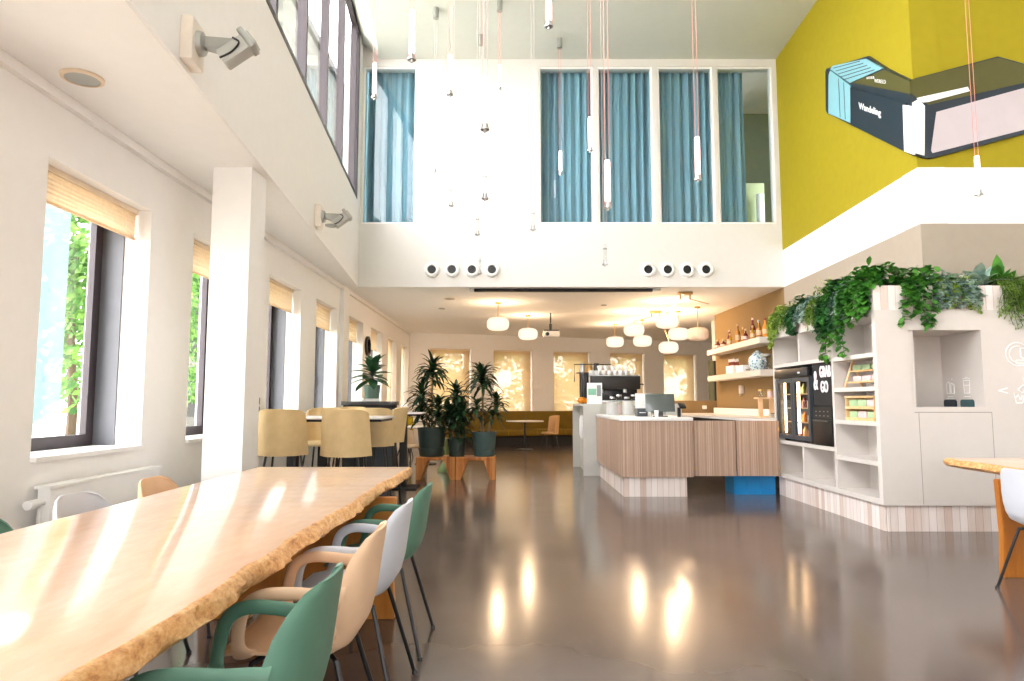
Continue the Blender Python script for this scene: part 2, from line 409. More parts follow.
# ------------------------------------------------------------------ left wall with windows
def wall_run(bm, length, z0, z1, t, holes, fn, mi=0):
    """wall along s in 0..length, depth 0..t behind face; fn(s,d,z)->xyz ; holes (s0,s1,z0,z1)"""
    def cell(s0, s1, a, b):
        if s1 - s0 < 1e-4 or b - a < 1e-4: return
        P = [(s0,0,a),(s1,0,a),(s1,t,a),(s0,t,a),(s0,0,b),(s1,0,b),(s1,t,b),(s0,t,b)]
        vs = [bm.verts.new(fn(*p)) for p in P]
        for f in ((3,2,1,0),(4,5,6,7),(0,1,5,4),(1,2,6,5),(2,3,7,6),(3,0,4,7)): bm.faces.new([vs[i] for i in f]).material_index = mi
    s = 0
    for h in sorted(holes):
        cell(s, h[0], z0, z1); cell(h[0], h[1], z0, h[2]); cell(h[0], h[1], h[3], z1); s = h[1]
    cell(s, length, z0, z1)

bm = B(); wall_run(bm, 24.8, 0, ZC, .5, [(y+5, y+5+DN, WZ0, WZ1) for y in LWn+LW], lambda s, d, z: (XW-d, s-5, z))
box(bm, XW, XW+.07, 11.62, 12.0, 0, ZC-.001)      # small pilaster
box(bm, XW, XW+.05, -5, 19.5, ZC-.07, ZC-.001)      # trunking along the ceiling
struct('wall_left', bm, M['wall'], smooth=False)

def make_window(n, fn, side_jamb=True):
    """fn(s,d,z): s across the opening 0..DN, d depth outward"""
    w = bpy.data.objects.new('window_%d' % n, None); C.objects.link(w); w['kind'] = 'structure'
    def bxf(bm, s0, s1, d0, d1, z0, z1):
        vs = [bm.verts.new(fn(*p)) for p in ((s0,d0,z0),(s1,d0,z0),(s1,d1,z0),(s0,d1,z0),(s0,d0,z1),(s1,d0,z1),(s1,d1,z1),(s0,d1,z1))]
        for f in ((3,2,1,0),(4,5,6,7),(0,1,5,4),(1,2,6,5),(2,3,7,6),(3,0,4,7)): bm.faces.new([vs[i] for i in f])
    a, b_ = WZ0, WZ1
    bm = B(); f0, f1, t = .38, .45, .07
    bxf(bm, 0, t, f0, f1, a, b_); bxf(bm, DN-t, DN, f0, f1, a, b_); bxf(bm, t, DN-t, f0, f1, a, a+t); bxf(bm, t, DN-t, f0, f1, b_-t, b_)
    t2 = .12; g0, g1 = .37, .42
    bxf(bm, t, t2, g0, g1, a+t, b_-t); bxf(bm, DN-t2, DN-t, g0, g1, a+t, b_-t); bxf(bm, t2, DN-t2, g0, g1, a+t, a+t2); bxf(bm, t2, DN-t2, g0, g1, b_-t2, b_-t)
    obj('window_frame', bm, M['frame'], w, smooth=False)
    bm = B(); bxf(bm, t2, DN-t2, .392, .40, a+t2, b_-t2); obj('pane', bm, M['glass'], w, smooth=False)
    bm = B()
    for s0, s1 in ((0, .012), (DN-.012, DN)): bxf(bm, s0, s1, .21, .38, a, b_)
    obj('jamb_panel', bm, M['jamb'], w, smooth=False)
    bm = B(); bxf(bm, .012, DN-.012, -.03, .37, a, a+.03); obj('window_sill', bm, M['sill'], w, smooth=False)
    if n != 4: return w
    bm = B(); bxf(bm, DN-t2+.01, DN-t2+.03, .33, .365, 1.55, 1.68); bxf(bm, DN-t2+.012, DN-t2+.028, .34, .372, 1.64, 1.67); obj('handle', bm, M['silver'], w, smooth=False)
    return w

def make_blind(fn, zb, mat, label, group, folds=True):
    t = thing('roman_blind' if folds else 'roller_blind', label, 'blind', (0, 0, 0), 0, group)
    bm = B(); n = 7 if folds else 1; s0, s1 = .02, DN-.02
    zs = [WZ1-.03 - (WZ1-.03-zb)*i/(n*2) for i in range(n*2+1)]
    rows = []
    for i, z in enumerate(zs):
        d = .125 - (.004 if (i % 2 and folds) else 0)
        rows.append([bm.verts.new(fn(s0 + (s1-s0)*j/6, d, z)) for j in range(7)])
    for r, q in zip(rows, rows[1:]):
        for j in range(6): bm.faces.new((r[j], r[j+1], q[j+1], q[j]))
    bmesh.ops.solidify(bm, geom=bm.faces[:], thickness=.002)
    obj('blind_cloth', bm, mat, t, smooth=False, calc=False)
    bm = B(); sweep(bm, [fn(s0, .125, zb), fn(s1, .125, zb)], .012, seg=8); obj('bottom_rail', bm, mat, t)
    bm = B()
    vs = [bm.verts.new(fn(*p)) for p in ((s0,.10,WZ1-.04),(s1,.10,WZ1-.04),(s1,.15,WZ1-.04),(s0,.15,WZ1-.04),(s0,.10,WZ1-.001),(s1,.10,WZ1-.001),(s1,.15,WZ1-.001),(s0,.15,WZ1-.001))]
    for f in ((3,2,1,0),(4,5,6,7),(0,1,5,4),(1,2,6,5),(2,3,7,6),(3,0,4,7)): bm.faces.new([vs[i] for i in f])
    obj('head_rail', bm, M['railc'], t, smooth=False)
    return t

n = 0
for i, y in enumerate(LW + LWn[-1:]):
    n += 1; make_window(n, lambda s, d, z, y=y: (XW-d, y+s, z))
BL = [(2.57, 'cream pleated blind half rolled over the large window above the radiator'),
      (2.50, 'cream pleated blind over the window just behind the white column'),
      (2.49, 'cream blind over the window behind the first high table stools'),
      (2.44, 'cream blind over the window with a handle, before the wall pilaster'),
      (2.42, 'small cream blind on the first window past the wall pilaster'),
      (2.40, 'small cream blind on the window beside the round black mirror'),
      (1.25, 'narrow long cream blind on the second window from the back corner'),
      (1.20, 'long cream blind on the side window next to the back corner')]
for i, (zb, lb) in enumerate(BL):
    make_blind(lambda s, d, z, y=LW[i]: (XW-d, y+s, z), zb, M['blind'], lb, 'blinds on the side windows')

# ------------------------------------------------------------------ rear wall
RD = Vector((.9457, .3250)); RN = Vector((-.3250, .9457)); RO = Vector((XW, 19.6))
def rf(s, d, z): 
    p = RO + RD*s + RN*d; return (p.x, p.y, z)
RS = [.60 + 1.94*i for i in range(5)] 
bm = B(); wall_run(bm, 13.2, 0, ZC, .5, [(s, s+DN, WZ0, WZ1) for s in RS], rf)
wall_run(bm, .5, 0, ZC, .5, [], lambda s, d, z: rf(s-.5, d, z))
struct('wall_back', bm, M['wall'], smooth=False)
RL = ['golden roller blind behind the tall plants, next to the back corner', 'golden roller blind behind the small round table and bench',
      'golden roller blind left of the coffee machine', 'golden roller blind right behind the coffee machine',
      'golden roller blind above the payment screen, under the lamp cluster']
for i in range(5):
    make_window(10+i, lambda s, d, z, o=RS[i]: rf(o+s, d, z))
    make_blind(lambda s, d, z, o=RS[i]: rf(o+s, d, z), WZ0+.06, M['blindg'], RL[i], 'roller blinds on the back wall', folds=False)

# ------------------------------------------------------------------ right hand walls
# lower right wall (beige, tan past the atrium)
def rw(y): return 4.60 + (y-7.54)*(.15/4.26)
def quadwall(name, p, q, z0, z1, t, mat, side=1):
    """vertical slab between plan points p,q; thickness t to one side"""
    p = Vector(p); q = Vector(q); d = (q-p).normalized(); nn = Vector((d.y, -d.x))*side*t
    bm = B(); vs = [bm.verts.new((a.x, a.y, z)) for z in (z0, z1) for a in (p, q, q+nn, p+nn)]
    for f in ((0,1,2,3),(4,5,6,7),(0,1,5,4),(1,2,6,5),(2,3,7,6),(3,0,4,7)): bm.faces.new([vs[i] for i in f])
    return struct(name, bm, mat, smooth=False)
quadwall('wall_right_beige', (4.60, 7.54), (rw(YV), YV), 0, ZC, .3, M['beige'])
quadwall('wall_right_tan', (rw(YV), YV), (4.69, 15.7), 0, ZC-.002, .3, M['tan'])
quadwall('wall_right_band', (4.60, 7.54), (rw(YV), YV), ZC, 3.90, .3, M['wall'])
quadwall('wall_right_lime', (4.60, 7.54), (rw(YV), YV), 3.90, ZV, .3, M['lime'])
quadwall('wall_front_beige', (4.60, 7.54), (7.6, 7.54), 0, ZC, .3, M['beige'], -1)
quadwall('wall_front_band', (4.60, 7.54), (7.6, 7.54), ZC, 3.90, .3, M['wall'], -1)
quadwall('wall_front_lime', (4.60, 7.54), (7.6, 7.54), 3.90, ZV, .3, M['lime'], -1)
quadwall('wall_right_near', (7.6, -5), (7.6, 7.84), 0, ZV, .2, M['wall'])
quadwall('wall_right_rear', (9.4, 8.0), (9.4, 24), 0, ZC, .2, M['wall'])
bm = B(); wall_run(bm, 9.8, 0, ZV, .2, [(.9, 4.1, 1.0, 3.2)], lambda s, d, z: (-2.2+s, -5-d, z)); box(bm, -3.4, -2.2, -5.2, -5, 0, ZC); struct('wall_behind', bm, M['wall'], smooth=False)  # opening in this unseen wall is sized for frontal fill light
w = bpy.data.objects.new('window_20', None); C.objects.link(w); w['kind'] = 'structure'  # unseen window added behind the camera to let in frontal fill
bm = B()
for i in range(3): box(bm, -1.3+i*1.55, -1.2+i*1.55, -5.14, -5.06, 1.0, 3.2)
for z in (1.0, 3.1): box(bm, -1.3, 1.9, -5.13, -5.07, z, z+.1)
obj('window_frame', bm, M['frame'], w, smooth=False)
obj('pane', bx(-1.25, 1.85, -5.11, -5.10, 1.05, 3.15), M['glass'], w, smooth=False)

# ------------------------------------------------------------------ atrium end wall with curtained windows
VW = [(-2.66, -1.71), (.48, 1.445), (1.53, 2.515), (2.615, 3.60), (3.67, 4.665)]
bm = B(); wall_run(bm, 4.75+2.69, ZC+.003, 7.9, .22, [(a+2.69, b_+2.69, 4.38, 7.26) for a, b_ in VW], lambda s, d, z: (s-2.69, YV+d, z))
struct('wall_atrium_end', bm, simple('end_wall_plaster', '#dddad5', .85, var=.01, spec=.2), smooth=False)
VWL = []
for i, (a, b_) in enumerate(VW):
    w = bpy.data.objects.new('window_%d' % (30+i), None); C.objects.link(w); w['kind'] = 'structure'
    bm = B(); t = .03
    for x0, x1, z0, z1 in ((a, a+t, 4.38, 7.26), (b_-t, b_, 4.38, 7.26), (a+t, b_-t, 4.38, 4.38+t), (a+t, b_-t, 7.26-t, 7.26)): box(bm, x0, x1, YV+.02, YV+.10, z0, z1)
    obj('window_frame', bm, M['sill'], w, smooth=False)
    obj('pane', bx(a+t, b_-t, YV+.05, YV+.058, 4.38+t, 7.26-t), M['glassv'], w, smooth=False)
CL = ['blue curtain in the separate upper window at the left corner of the atrium', 'blue curtain in the upper window with a gathered bright fold, first of four',
      'blue curtain in the second of the four adjoining upper windows', 'blue curtain in the third of the four adjoining upper windows',
      'half drawn blue curtain in the upper window next to the lime wall']
for i, (a, b_) in enumerate(VW):
    t = thing('curtain', CL[i], 'curtain', (a, YV+.30, 4.30), 0, 'blue curtains upstairs')
    w_ = (b_-a+.08) if i < 4 else (b_-a)*.62
    bm = B(); N = 110; x0 = -.04
    rows = []
    fq = random.uniform(44, 52); ph = random.uniform(0, 6)
    for zi in range(7):
        z = 3.02*zi/6; row = []
        for j in range(N+1):
            u = j/N; x = x0 + w_*u
            amp = .065 + .02*math.sin(7*u+ph)
            y = amp*math.sin(fq*u*w_*.95 + .5*math.sin(5*u) + ph + .25*math.sin(zi*.9)) + (.012*math.sin(113*u) if 1 else 0)
            row.append(bm.verts.new((x, y, z)))
        rows.append(row)
    for r, q in zip(rows, rows[1:]):
        for j in range(N): bm.faces.new((r[j], r[j+1], q[j+1], q[j]))
    obj('curtain_cloth', bm, M['curtain'], t, angle=80, calc=False)
    bm = B(); sweep(bm, [(x0, 0, 3.05), (b_-a+.03, 0, 3.05)], .012, seg=8); obj('curtain_rail', bm, M['silver'], t)
# the upstairs room behind
bm = B(); box(bm, -2.8, 6, 14.6, 14.7, 3.5, 7.6); box(bm, -2.9, -2.8, 12.02, 14.7, 3.5, 7.6); box(bm, 6, 6.1, 12.02, 14.7, 3.5, 7.6)
struct('wall_upstairs', bm, simple('upstairs_room_paint', '#7f8f8c', .9), smooth=False)
struct('ceiling_upstairs', bx(-2.9, 6.1, 12.02, 14.7, 7.6, 7.7), M['ceil'], smooth=False)
bm = bx(0, .42, 0, .3, 0, 1.25, bev=.01); o = obj('storage_cabinet', bm, simple('pale_green_locker', '#a8b58d', .5), None, (4.34, 12.7, 3.5)); o.location = (4.35, 12.6, 3.5)
for k_ in ():
    pass
tag(o, 'pale green locker standing behind the rightmost upper window', 'cabinet')
o.scale = (1, 1, 1.5)
bm = B(); sweep(bm, [(0, 0, 0), (.02, .03, 1.6)], .07, seg=14)
o = obj('paper_roll', bm, M['paper'], None, (4.60, 12.4, 3.5)); tag(o, 'white paper roll leaning behind the rightmost upper window', 'roll')

# air nozzles
for i, x in enumerate((-1.40, -1.05, -.70, -.35, 2.38, 2.72, 3.06, 3.39)):
    names = ['leftmost', 'second', 'third', 'rightmost']
    t = thing('air_nozzle', '%s nozzle in the row of four on the %s of the atrium end wall' % (names[i % 4], 'left side' if i < 4 else 'right side'), 'vent', (x, YV, 3.555), 0, 'round air nozzles')
    def ln(prof, seg=24):
        bm = B(); lathe(bm, prof, seg); bmesh.ops.rotate(bm, verts=bm.verts, cent=(0,0,0), matrix=Matrix.Rotation(PI/2, 3, 'X')); return bm
    obj('trim_ring', ln([(.075, 0), (.135, 0), (.135, .012), (.115, .05), (.085, .06), (.075, .05), (.075, 0)]), M['white'], t)
    obj('nozzle', ln([(.0, .008), (.072, .008), (.072, .03), (.0, .03)]), M['black'], t)
# ceiling slot for the screen, along the end wall
t = thing('screen_slot', 'long black projection screen slot in the ceiling under the atrium end wall', 'projection screen', (.91, 12.0, ZC))
obj('slot', bx(-1.58, 1.58, -.05, .05, -.05, 0), M['blackm'], t, smooth=False)
obj('end_cap', bx(-1.66, -1.58, -.045, .045, -.04, 0), M['silver'], t, smooth=False); obj('end_cap', bx(1.58, 1.72, -.045, .045, -.04, 0), M['silver'], t, smooth=False)

# ------------------------------------------------------------------ atrium left face: parapet + clerestory
V0 = Vector((xv(-5), -5)); V1 = Vector((xv(YV), YV)); VD = (V1-V0).normalized(); VN = Vector((-VD.y, VD.x)); VL = (V1-V0).length
if VN.x > 0: VN = -VN
def vf(s, d, z):
    p = V0 + VD*s + VN*d; return (p.x, p.y, z)
def sy(y): return (y+5)/VD.y
bm = B(); wall_run(bm, VL, ZC+.003, 4.71, .25, [], vf)
wall_run(bm, VL-sy(11.45), 4.71, 7.68, .25, [], lambda s, d, z: vf(s+sy(11.45), d, z))
struct('wall_atrium_left', bm, M['wall'], smooth=False)
w = bpy.data.objects.new('window_40', None); C.objects.link(w); w['kind'] = 'structure'
def vb(bm, s0, s1, d0, d1, z0, z1):
    vs = [bm.verts.new(vf(*p)) for p in ((s0,d0,z0),(s1,d0,z0),(s1,d1,z0),(s0,d1,z0),(s0,d0,z1),(s1,d0,z1),(s1,d1,z1),(s0,d1,z1))]
    for f in ((3,2,1,0),(4,5,6,7),(0,1,5,4),(1,2,6,5),(2,3,7,6),(3,0,4,7)): bm.faces.new([vs[i] for i in f])
bm = B(); s1 = sy(11.45)
vb(bm, 0, s1, -.005, .09, 4.71, 4.77); vb(bm, 0, s1, 0.0, .09, 7.60, 7.68); obj('window_frame', bm, M['frame'], w, smooth=False)
ys = [-4.2+1.27*i for i in range(13)]
for y in ys[3:]:
    if y > 11.2: continue
    bm = B(); vb(bm, sy(y), sy(y)+.07, -.0, .10, 4.77, 7.60); obj('mullion', bm, M['frame'], w, smooth=False)
bm = B(); vb(bm, s1-.12, s1, -.004, .10, 4.77, 7.60); obj('mullion', bm, M['frame'], w, smooth=False)
bm = B(); vb(bm, 0, s1, .06, .066, 4.77, 7.60); obj('pane', bm, M['glass'], w, smooth=False)
# column
struct('column', bx(-2.55, -2.22, 5.68, 6.02, 0, ZC), M['wall'], smooth=False)

# ------------------------------------------------------------------ outdoors
obj_g = obj('ground_outside', bx(-60, 60, -40, 80, -.6, -.5), M['grass'], smooth=False); obj_g['kind'] = 'structure'
t = thing('brick_building', 'pale brick building seen through the high side windows', 'building', (-9.5, 36, -.5))
obj('wall', bx(-5, 0, -9, 9, 0, 19), M['brick'], t, smooth=False)
obj('roof', bx(-5.2, .2, -9.2, 9.2, 19, 19.4), M['blackm'], t, smooth=False)
def treemesh(seed, nleaf, R, H, size):
    rnd = random.Random(seed); bm = B(); cl = []
    for i in range(26):
        a = rnd.uniform(0, 2*PI); r = R*math.sqrt(rnd.random())*.8; z = rnd.uniform(.0, 1)
        cl.append((Vector((r*math.cos(a), r*math.sin(a), H*(.02+.98*z))), rnd.uniform(.5, 1.0)*R*.45))
    for i in range(nleaf):
        c, rr = cl[i % len(cl)]
        d = Vector((rnd.gauss(0, 1), rnd.gauss(0, 1), rnd.gauss(0, 1))).normalized()*rr*rnd.uniform(.4, 1)
        p = c+d; n1 = Vector((rnd.gauss(0, 1), rnd.gauss(0, 1), rnd.gauss(0, 1))).normalized(); n2 = n1.orthogonal().normalized(); n3 = n1.cross(n2)
        s = size*rnd.uniform(.7, 1.3)
        vs = [bm.verts.new(p + n2*s*.5), bm.verts.new(p + n3*s*.32), bm.verts.new(p - n2*s*.5), bm.verts.new(p - n3*s*.32)]
        bm.faces.new(vs).material_index = 0 if rnd.random() < .6 else 1
    return bm
def make_tree(seed, label, loc, group, R=1.7, H=5.2, nl=5400, size=.15):
    t = thing('tree', label, 'tree', loc, 0, group)
    obj('foliage', treemesh(seed, nl, R, H, size), [M['tree1'], M['tree2']], t, (0, 0, .5), smooth=False, calc=False)
    bm = B(); sweep(bm, smoothpath([(0,0,0), (.08,.05,1.5), (-.05,.1,3), (.05,0,4.4)]), .09, seg=8, radii=[1-.03*i for i in range(19)]); obj('trunk', bm, M['trunk'], t)
    return t
t0 = make_tree(1, 'leafy green tree outside, filling the large window above the radiator', (-6.9, 10.6, -.5), 'trees outside the side windows')
dup(t0, (-7.6, 8.2, -.5), 1.3, 'leafy green tree outside at the near edge of the large side window')
dup(t0, (-7.4, 13.4, -.5), 2.3, 'leafy green tree outside between the first and second side windows')
dup(t0, (-7.2, 16.6, -.5), 4.1, 'leafy green tree outside, seen through the window by the column')
t1 = make_tree(5, 'leafy tree outside the back window behind the tall plants', (-3.4, 28.5, -.5), 'trees outside the back windows', R=2.1, H=5.5, nl=3800, size=.22)
dup(t1, (.6, 28.8, -.5), 1.1, 'leafy tree outside the back window behind the small round table')
dup(t1, (3.6, 29.8, -.5), 2.2, 'leafy tree outside the back window left of the coffee machine')
dup(t1, (6.2, 30.6, -.5), 3.3, 'leafy tree outside the back window behind the coffee machine')
dup(t1, (8.9, 31.4, -.5), 5.1, 'leafy tree outside the back window above the payment screen')
# pale blue strip added outdoors, imitating a reflection in the window glass
t = thing('reflection_strip', 'tall pale blue strip added outside to mimic a reflection in the large side window', 'reflection strip', (-4.9, 7.2, -.5), math.radians(34))
obj('reflection_strip_cloth', bx(-.13, .13, -.004, .004, 1.4, 3.95), weave('pale_blue_reflection', '#7f98a2', .3), t, smooth=False)
bm = B(); sweep(bm, [(-.18, 0, 0), (-.18, 0, 4.0)], .018, seg=8); obj('strip_pole', bm, M['white'], t)  # added support for the reflection strip

# ------------------------------------------------------------------ radiator
t = thing('radiator', 'white flat panel radiator under the large side window', 'radiator', (XW, 4.22, 0))
obj('radiator_panel', bx(.05, .13, .02, 1.32, .14, .72, bev=.006), M['white'], t)
obj('top_grille', bx(.04, .14, 0, 1.34, .72, .74), M['white'], t, smooth=False)
for y in (.3, 1.0): obj('bracket', bx(0, .05, y, y+.04, .2, .66), M['white'], t, smooth=False)
bm = B(); sweep(bm, [(.09, .02, .64), (.09, -.03, .64)], .016, seg=10); sweep(bm, [(.09, -.03, .64), (.09, -.12, .64)], .028, seg=16); obj('valve', bm, M['white'], t)
bm = B(); sweep(bm, [(.09, -.01, .64), (.09, -.01, 0)], .008, seg=8); obj('pipe', bm, M['white'], t)

# ------------------------------------------------------------------ live edge tables
def slab_table(name, label, loc, L, W, legs, live=+1, zt=.77, rotz=0, seed=0):
    t = thing(name, label, 'table', loc, rotz)
    bm = B(); N = int(L/.04); rows = []
    for j in range(N+1):
        y = L*j/N
        def nz(k, f): return noise.noise(Vector((k*7.3+seed, y*f, seed*.37)))
        e = .035*nz(1, .9) + .022*nz(2, 3.1) + .012*nz(3, 9)
        b1 = .020 + .016*nz(4, 4) + .016*nz(5, 17); b2 = .022 + .02*nz(6, 5) + .018*nz(7, 19)
        e2 = .02*nz(8, .8) + .01*nz(9, 5)
        xr = W/2 + e; xl = -W/2 + e2
        row = [(xl, zt), (xr-.012, zt), (xr+.004, zt-.005), (xr+b1*.8, zt-.024), (xr+b2, zt-.046+.008*nz(10, 9)), (xr-.004+.015*nz(11, 7), zt-.068), (xr-.05, zt-.078), (xl+.02, zt-.078), (xl-.012, zt-.045), (xl-.008, zt-.01)]
        rows.append([bm.verts.new((x*live, y, z)) for x, z in row])
    m = len(rows[0])
    for r, q in zip(rows, rows[1:]):
        for i in range(m):
            f = bm.faces.new((r[i], r[(i+1) % m], q[(i+1) % m], q[i])); f.material_index = 0 if i in (0,) else 1
    for r in (rows[0], rows[-1]): bm.faces.new(r).material_index = 1
    obj('tabletop', bm, [M['tabletop'], M['edge']], t, angle=50)
    for (y, x0, x1) in legs:
        bm = B(); zb = zt - .079
        prism(bm, [(x0, 0), (x0+.30, 0), (x0+.34, .12), (x1-.34, .12), (x1-.30, 0), (x1, 0), (x1-.015, .3), (x1, zb), (x0, zb), (x0+.015, .3)], lambda a, b_, d: (a, d, b_), y, y+.065)
        bmesh.ops.bevel(bm, geom=[e for e in bm.edges], offset=.006, segments=2, affect='EDGES')
        obj('slab_leg', bm, M['legwood'], t)
    return t
slab_table('long_table', 'long glossy live-edge wooden table in the foreground beside the window wall', (-1.32, .35, 0), 4.78, 1.10, [(3.72, -.50, .64), (.9, -.5, .6)], seed=3)
slab_table('side_table', 'live-edge wooden table at the right edge with a thick slab leg', (4.10, 2.3, 0), 3.65, 1.06, [(2.68, -.70, .5), (.6, -.55, .5)], live=-1, seed=11, rotz=math.radians(-2.5))

# ------------------------------------------------------------------ shell armchairs
def shell_bm():
    prof = [(.235, .425, .185, .0), (.215, .445, .205, .002), (.14, .452, .222, .008), (.04, .445, .232, .014), (-.06, .435, .234, .02), (-.135, .435, .228, .03),
            (-.185, .455, .226, .045), (-.218, .505, .232, .062), (-.236, .57, .240, .078), (-.247, .64, .238, .085), (-.256, .705, .215, .075), (-.264, .755, .192, .058), (-.270, .795, .155, .038), (-.2725, .815, .10, .016)]
    pts = []
    for i in range(len(prof)-1):
        for j in range(3):
            t_ = j/3; pts.append(tuple(a+(b_-a)*t_ for a, b_ in zip(prof[i], prof[i+1])))
    pts.append(prof[-1])
    bm = B(); N = 14; rows = []
    for k_, (y, z, hw, curl) in enumerate(pts):
        # normal of profile approx: seat up, back forward
        a = pts[max(k_-1, 0)]; c = pts[min(k_+1, len(pts)-1)]; ty, tz = c[0]-a[0], c[1]-a[1]; L = math.hypot(ty, tz); ny, nz_ = tz/L, -ty/L
        if ny < 0 and nz_ < 0: ny, nz_ = -ny, -nz_
        row = []
        for j in range(N+1):
            u = -1 + 2*j/N; lift = curl * abs(u)**2.2
            row.append(bm.verts.new((hw*math.sin(u*PI/2*.98)/math.sin(PI/2*.98)*(1-.0*abs(u)), y + ny*lift, z + nz_*lift)))
        rows.append(row)
    for r, q in zip(rows, rows[1:]):
        for j in range(N): bm.faces.new((r[j], r[j+1], q[j+1], q[j]))
    bmesh.ops.recalc_face_normals(bm, faces=bm.faces[:])
    bmesh.ops.solidify(bm, geom=bm.faces[:], thickness=.009)
    return bm
def make_chair(mat, kind, label, loc, rotz, group):
    t = thing('shell_armchair', label, 'chair', loc, rotz, group)
    obj('shell', shell_bm(), mat, t, angle=60)
    for s in (-1, 1):
        bm = B()
        p = smoothpath([(s*.226, -.175, .625), (s*.240, -.12, .640), (s*.252, -.03, .652), (s*.262, .06, .650), (s*.266, .115, .615), (s*.262, .135, .54), (s*.246, .135, .485), (s*.205, .130, .455)], 6)
        n_ = len(p); sweep(bm, p, .021, .008, seg=12, up=Vector((1, 0, 0)), radii=[1+1.1*max(0, 1-i/9)+1.0*max(0, (i-n_+9)/9) for i in range(n_)])
        obj('armrest', bm, mat, t, angle=60)
    for sx, sy_ in ((-1, -1), (1, -1), (-1, 1), (1, 1)):
        bm = B(); sweep(bm, smoothpath([(sx*.10, sy_*.10-.01, .418), (sx*.145, sy_*.13-.01, .408), (sx*.160, sy_*.145-.01, .375), (sx*.235, sy_*.235-.02, .01)], 5), .0095, seg=10)
        lg = obj('leg', bm, M['black'], t)
        bm = B(); lathe(bm, [(0, 0), (.014, 0), (.014, .008), (.010, .016), (0, .016)], 12, (sx*.2368, sy_*.2368-.02, 0)); obj('foot_cap', bm, M['blackp'], lg)
    bm = B(); box(bm, -.11, .11, -.12, .10, .408, .432, bev=.004); obj('seat_mount', bm, M['black'], t)
    return t
cg = 'shell armchairs around the long table'
ch_g = make_chair(M['greench'], 'g', 'green shell armchair nearest the camera, tucked at the long table', (-.23, 1.80, 0), PI/2, cg)
ch_b = make_chair(M['beigech'], 'b', 'sand coloured shell armchair between the near green and the white one', (-.22, 2.45, 0), PI/2+.03, cg)
ch_w = make_chair(M['whitech'], 'w', 'white shell armchair between the sand and the far green one', (-.235, 3.06, 0), PI/2-.03, cg)
for c in (ch_g, ch_b, ch_w): c.location.x = {ch_g: -.72, ch_b: -.72, ch_w: -.715}[c]
dup(ch_g, (-.70, 3.69, 0), PI/2-.02, 'green shell armchair farthest along the open side of the long table')
dup(ch_w, (-1.83, 3.30, 0), -PI/2, 'white shell armchair on the window side of the long table, by the radiator valve')
dup(ch_b, (-1.83, 4.00, 0), -PI/2, 'sand shell armchair on the window side of the long table, before the column')
dup(ch_g, (-1.83, 2.62, 0), -PI/2, 'green shell armchair on the window side, only its legs showing under the table')
dup(ch_w, (-1.83, 1.98, 0), -PI/2, 'white shell armchair on the window side nearest the camera, mostly hidden')
dup(ch_w, (3.53, 4.50, 0), -PI/2, 'white shell armchair at the live-edge table on the right edge', 'chairs at the right hand table')

# ------------------------------------------------------------------ high stools
def cushion_back(bm, w0, w1, z0, z1, y0, y1, wrap, th):
    N = 12; K = 7; rows = []
    for k_ in range(K+1):
        t_ = k_/K; z = z0+(z1-z0)*t_; w = w0+(w1-w0)*t_; y = y0+(y1-y0)*t_
        # rounded top corners
        row = []
        for j in range(N+1):
            u = -1+2*j/N; zz = z - (.035*(abs(u)**6) if k_ == K else 0) ; row.append(bm.verts.new((w/2*u*(1-.04*u*u), y + wrap*abs(u)**2.4, zz)))
        rows.append(row)
    for r, q in zip(rows, rows[1:]):
        for j in range(N): bm.faces.new((r[j], r[j+1], q[j+1], q[j]))
    bmesh.ops.recalc_face_normals(bm, faces=bm.faces[:]); bmesh.ops.solidify(bm, geom=bm.faces[:], thickness=th)
def make_stool(label, loc, rotz, group, seatz=.80, top=1.185, name='bar_chair', mat=None, legm=None, cat='bar stool'):
    mat = mat or M['yellow']; legm = legm or M['black']
    t = thing(name, label, cat, loc, rotz, group)
    bm = B(); prism(bm, [(.20*math.copysign(abs(math.cos(a))**.6, math.cos(a)), .20*math.copysign(abs(math.sin(a))**.6, math.sin(a))) for a in [2*PI*i/24+.01 for i in range(24)]], lambda a, b_, d: (a, b_, d), seatz-.055, seatz)
    bmesh.ops.bevel(bm, geom=[e for e in bm.edges if abs(e.verts[0].co.z-e.verts[1].co.z) < 1e-4], offset=.018, segments=3, affect='EDGES'); obj('seat', bm, mat, t, angle=50)
    bm = B(); cushion_back(bm, .46, .40, seatz-.05, top, -.20, -.25, .17, -.03); obj('backrest', bm, mat, t, angle=60)
    for sx in (-1, 1):
        for sy_ in (-1, 1):
            bm = B(); sweep(bm, [(sx*.13, sy_*.12, seatz-.05), (sx*.215, sy_*.20, 0)], .011, seg=8); obj('leg', bm, legm, t)
    if seatz > .6:
        bm = B(); zz = .28; q = [(sx*.187, sy_*.176, zz) for sx, sy_ in ((-1,-1),(1,-1),(1,1),(-1,1),(-1,-1))]
        for a, b_ in zip(q, q[1:]): sweep(bm, [a, b_], .008, seg=8)
        obj('footrest', bm, legm, t)
    return t
def high_table(label, loc, L, W):
    t = thing('high_table', label, 'table', loc, 0, 'high tables along the windows')
    obj('table_top', bx(-L/2, L/2, -W/2, W/2, 1.075, 1.10, bev=.006), M['stone'], t)
    obj('table_edge', bx(-L/2+.02, L/2-.02, -W/2+.02, W/2-.02, 1.05, 1.075), M['blackm'], t, smooth=False)
    for x in (-L/2+.3, L/2-.3):
        bm = B(); box(bm, x-.05, x+.05, -.05, .05, .02, 1.05); box(bm, x-.22, x+.22, -.25, .25, 0, .02); obj('pedestal', bm, M['blackm'], t, smooth=False)
    return t
high_table('high white table nearest the column, with yellow stools on both sides', (-1.95, 7.25, 0), 1.30, .70)
high_table('high white table directly behind the first one, mostly hidden by stool backs', (-2.15, 8.75, 0), 1.10, .70)
high_table('farthest high white table, its end reaching toward the tall plants', (-1.85, 10.15, 0), 1.10, .60)
sg = 'straw yellow high stools'
